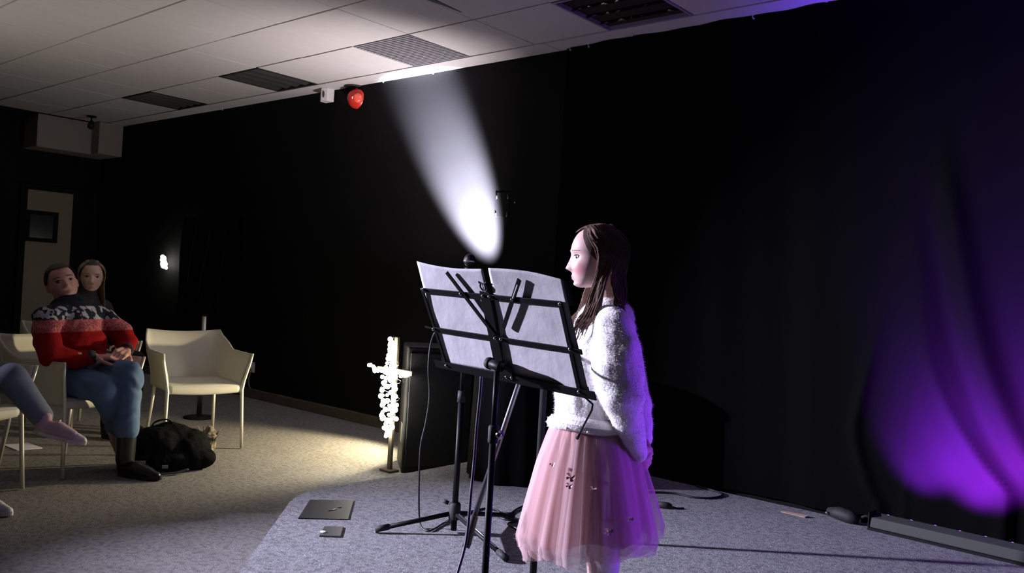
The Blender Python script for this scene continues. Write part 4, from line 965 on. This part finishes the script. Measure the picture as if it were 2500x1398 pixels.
b=MB(); chain(b,[(.455,-.02,.285),(.457,-.02,.10)],[.058,.052]); blob(b,'boot_shaft',M['boot'],man,.007,3)
shoe(man,(.41,-.02,0),(1,.10,0),.29,M['boot'],M['rubber'],None); shoe(man,(.27,.12,0),(1,.15,0),.29,M['boot'],M['rubber'],None)

# ------------------------------------------------------------------ the woman behind him
WANG=math.atan2(.3,.95)
wom=thing('person','long-haired woman in a dark top seated behind the man','person',(-6.33,2.64,0),WANG)
WM=Matrix.Translation((.055,.0,1.115))@Matrix.Rotation(rad(-38),4,'Z')@Matrix.Rotation(rad(4),4,'Y')@Matrix.Scale(.215,4)
M['skin_w']=mat('woman_skin',(.66,.42,.33),.5,masks=[(tuple(WM@Vector((.40,0,-.34))),(.02,.02,.010),(.46,.18,.15),.75)])
b=MB(); add_head(b,WM,.11)
capsule(b,(.03,0,1.03),(0,0,.93),.05,.055); chain(b,[(0,0,.86),(0,0,.55)],[.12,.14],((1,0,0),.75))
for s_ in (1,-1):
    chain(b,[(0,s_*.09,.53),(.42,s_*.10,.52),(.42,s_*.10,.10)],[.08,.055,.04])
    chain(b,[(0,s_*.17,.87),(.02,s_*.23,.68),(.22,s_*.12,.62)],[.045,.04,.028]); hand(b,(.22,s_*.12,.62),(.8,-s_*.5,-.05),(0,0,1),s_,.4,.165)
blob(b,'body',M['skin_w'],wom,.0045,2)
face_bits(wom,WM,M['irisb'],mat('woman_brow',(.14,.09,.06),.8),M['lash'])
M['hair_w']=mat('ash_blond_hair',(.30,.22,.13),.5,noise=(70,.7,(.18,.12,.07))); M['beanie']=mat('dark_hair_top',(.045,.036,.028),.8,bump=(90,.4,.003))
hair_cap('hair_top',wom,WM,M['beanie'],44,-8,1.08,44)
paths=[]
for side in (1,-1):
    for k in range(26):
        s=(k+.5)/26; j=lambda q: hr.gauss(0,q)
        p=[skull(side*lerp(20,150,s),66,1.10),skull(side*lerp(58,172,s),28,1.12),skull(side*lerp(76,176,s),0,1.12+j(.01)),(lerp(.08,-.40,s),side*lerp(.40,.2,s),-.35),(lerp(.10,-.42,s)+j(.02),side*lerp(.44,.25,s),-.75),(lerp(.16,-.42,s)+j(.03),side*lerp(.46,.3,s),lerp(-1.35,-1.1,s)+j(.08))]
        paths.append((p,hr.uniform(.03,.05),(0,side,0)))
strand_hair('hair',wom,WM,paths,M['hair_w'])
M['coat']=mat('dark_top',(.030,.027,.026),.9,bump=(60,.3,.004))
b=MB(); chain(b,[(0,0,.58),(.01,0,.72),(0,0,.88)],[.155,.16,.135],((1,0,0),.78)); capsule(b,(0,0,.90),(.02,0,1.0),.10,.068)
for s_ in (1,-1):
    capsule(b,(0,s_*.07,.90),(0,s_*.16,.875),.075,.07); chain(b,[(0,s_*.17,.87),(.02,s_*.23,.68),(.20,s_*.13,.62)],[.066,.058,.04])
blob(b,'dark_top',M['coat'],wom,.008,5)
b=MB(); capsule(b,(-.03,0,.545),(.03,0,.545),.14,.13,((0,0,1),.75))
for s_ in (1,-1): chain(b,[(0,s_*.09,.54),(.42,s_*.10,.53),(.42,s_*.10,.10)],[.10,.07,.055])
blob(b,'trousers',mat('black_trousers',(.012,.012,.014),.9),wom,.008,4)
for s_ in (1,-1): shoe(wom,(.36,s_*.10,0),(1,0,0),.25,M['boot'],M['rubber'],None)

# ------------------------------------------------------------------ the person at the left edge
per=thing('person','seated person at the left edge with crossed jeans legs and pink sneakers','person',(-4.94,1.41,0),MANF)
M['skin_p']=mat('sitter_skin',(.60,.36,.29),.5)
PM=Matrix.Translation((-.03,0,1.14))@Matrix.Scale(.22,4)
b=MB(); add_head(b,PM,.115); capsule(b,(-.05,0,1.03),(-.05,0,.93),.05,.06); chain(b,[(-.05,0,.86),(-.02,0,.55)],[.12,.14],((1,0,0),.8))
chain(b,[(-.02,-.09,.53),(.40,-.12,.53),(.44,-.13,.09)],[.08,.055,.04]); chain(b,[(-.02,.09,.55),(.40,.03,.615),(.485,.155,.40)],[.08,.055,.038])
for s_ in (1,-1): chain(b,[(-.04,s_*.18,.87),(.0,s_*.23,.68),(.20,s_*.10,.66)],[.045,.04,.028]); hand(b,(.20,s_*.10,.66),(.75,-s_*.6,0),(0,0,1),s_,.4,.17)
blob(b,'body',M['skin_p'],per,.006,2)
face_bits(per,PM,M['irisb'],M['hair_m'],M['lash']); hair_cap('hair',per,PM,M['hair_m'],46,-10,1.07,48)
b=MB(); chain(b,[(-.03,0,.60),(-.02,0,.74),(-.05,0,.88)],[.15,.155,.135],((1,0,0),.8)); capsule(b,(-.05,0,.9),(-.05,0,.97),.10,.066)
for s_ in (1,-1): capsule(b,(-.05,s_*.07,.90),(-.045,s_*.16,.875),.075,.07); chain(b,[(-.04,s_*.17,.87),(.0,s_*.235,.68),(.18,s_*.11,.665)],[.066,.056,.042])
blob(b,'dark_jacket',mat('black_jacket',(.012,.012,.013),.85),per,.009,5)
M['jeans2']=mat('pale_jeans',(.13,.155,.22),.85,noise=(14,.5,(.20,.22,.28)),bump=(120,.3,.002))
b=MB(); capsule(b,(-.03,0,.545),(.03,0,.545),.15,.14,((0,0,1),.75)); chain(b,[(0,-.09,.54),(.40,-.12,.53),(.43,-.125,.30),(.44,-.13,.12)],[.10,.075,.062,.060]); chain(b,[(0,.09,.56),(.40,.03,.620),(.45,.10,.50),(.480,.145,.425)],[.10,.074,.060,.055])
blob(b,'jeans',M['jeans2'],per,.008,4)
M['pink']=mat('pink_canvas',(.62,.42,.45),.7,noise=(40,.4,(.48,.32,.36)),bump=(90,.3,.002)); M['pinks']=mat('pale_sole',(.72,.62,.64),.6); M['lacew']=mat('lace_white',(.7,.66,.66),.8)
shoe(per,(.465,.115,.345),(.80,.42,-.22),.26,M['pink'],M['pinks'],M['lacew'],'sneaker'); shoe(per,(.37,-.13,0),(1,.05,0),.26,M['pinks'],M['white'],M['lacew'],'sneaker')
# folded paper on the floor under that chair
c=at(50,1090,0); o=MB().add([(-.10,-.07,.002),(.12,-.06,.002),(.14,.08,.003),(-.08,.07,.003),(-.10,-.07,.005),(.12,-.06,.005),(.14,.08,.010),(-.08,.07,.006)],[(3,2,1,0),(4,5,6,7),(0,1,5,4),(1,2,6,5),(2,3,7,6),(3,0,4,7)]).build('floor_paper',M['paper']); o.location=(c.x,c.y,0)
tag(o,'loose pale sheet lying on the floor under the left chairs','paper')

# ------------------------------------------------------------------ bag on the floor
bc=(at(320,1160,0)+at(470,1140,0))/2
t=thing('slumped_bag','black soft bag slumped on the floor at the man\'s feet','bag',(bc.x-.06,bc.y+.065,0),rad(68)); t.scale=(.92,.92,.92)
M['bag']=mat('black_nylon',(.004,.004,.0045),.9,bump=(25,.5,.02),spec=.08)
b=MB(); b.ball((-.08,0,.13),(.20,.16,.14)); b.ball((.10,.02,.12),(.17,.15,.13)); b.ball((.0,.05,.20),(.16,.11,.09)); b.ball((.16,-.06,.07),(.13,.10,.075)); b.ball((-.18,-.05,.07),(.12,.12,.075)); b.ball((-.05,-.10,.07),(.2,.08,.075))
blob(b,'bag_body',M['bag'],t,.009,4,lambda p:.014*fbm(p,9))
MB().tube([Vector(p) for p in spline([(-.12,.02,.23),(-.10,.0,.30),(-.02,.02,.315),(.03,.04,.26)],20)],.013,10,flat=((0,0,1),.4)).build('handle',M['bag'],t,True)
MB().tube([Vector(p) for p in spline([(-.22,-.12,.06),(-.16,-.20,.02),(.0,-.215,.014),(.10,-.19,.03)],24)],.014,8,flat=((0,0,1),.35)).build('strap',M['rubber'],t,True)
for q in ((-.17,-.165,.08),(-.04,-.19,.05)): MB().box((q[0]-.018,q[1]-.006,q[2]-.01),(q[0]+.018,q[1]+.006,q[2]+.01)).build('buckle',mat('grey_buckle',(.22,.23,.25),.35,metal=.6),t,bevel=.002)
sc=at(478,1108,0); t=thing('patterned_scarf','crumpled beige and dark patterned scarf beside the black bag','scarf',(sc.x+.02,sc.y+.02,0),.4)
M['scarf']=mat('patterned_wool',(.30,.25,.17),.9,noise=(24,1.0,(.03,.025,.02)),bump=(60,.6,.006))
b=MB(); b.ball((0,0,.07),(.07,.06,.075)); b.ball((.04,.03,.10),(.045,.05,.085)); b.ball((-.03,-.04,.05),(.07,.05,.055)); b.ball((.06,-.03,.04),(.05,.05,.045))
blob(b,'scarf_bundle',M['scarf'],t,.006,2,lambda p:.014*fbm(p,22))
fr=MB()
for k in range(16):
    a_=2*math.pi*k/16; q=Vector((.03+.07*math.cos(a_),.07*math.sin(a_),.10+.04*math.sin(3*a_))); fr.tube([q,q+Vector((.02*math.cos(a_),.02*math.sin(a_),.03)),q+Vector((.035*math.cos(a_),.03*math.sin(a_),.045))],[.004,.003,.001],6)
fr.build('fringe',M['scarf'],t,True)
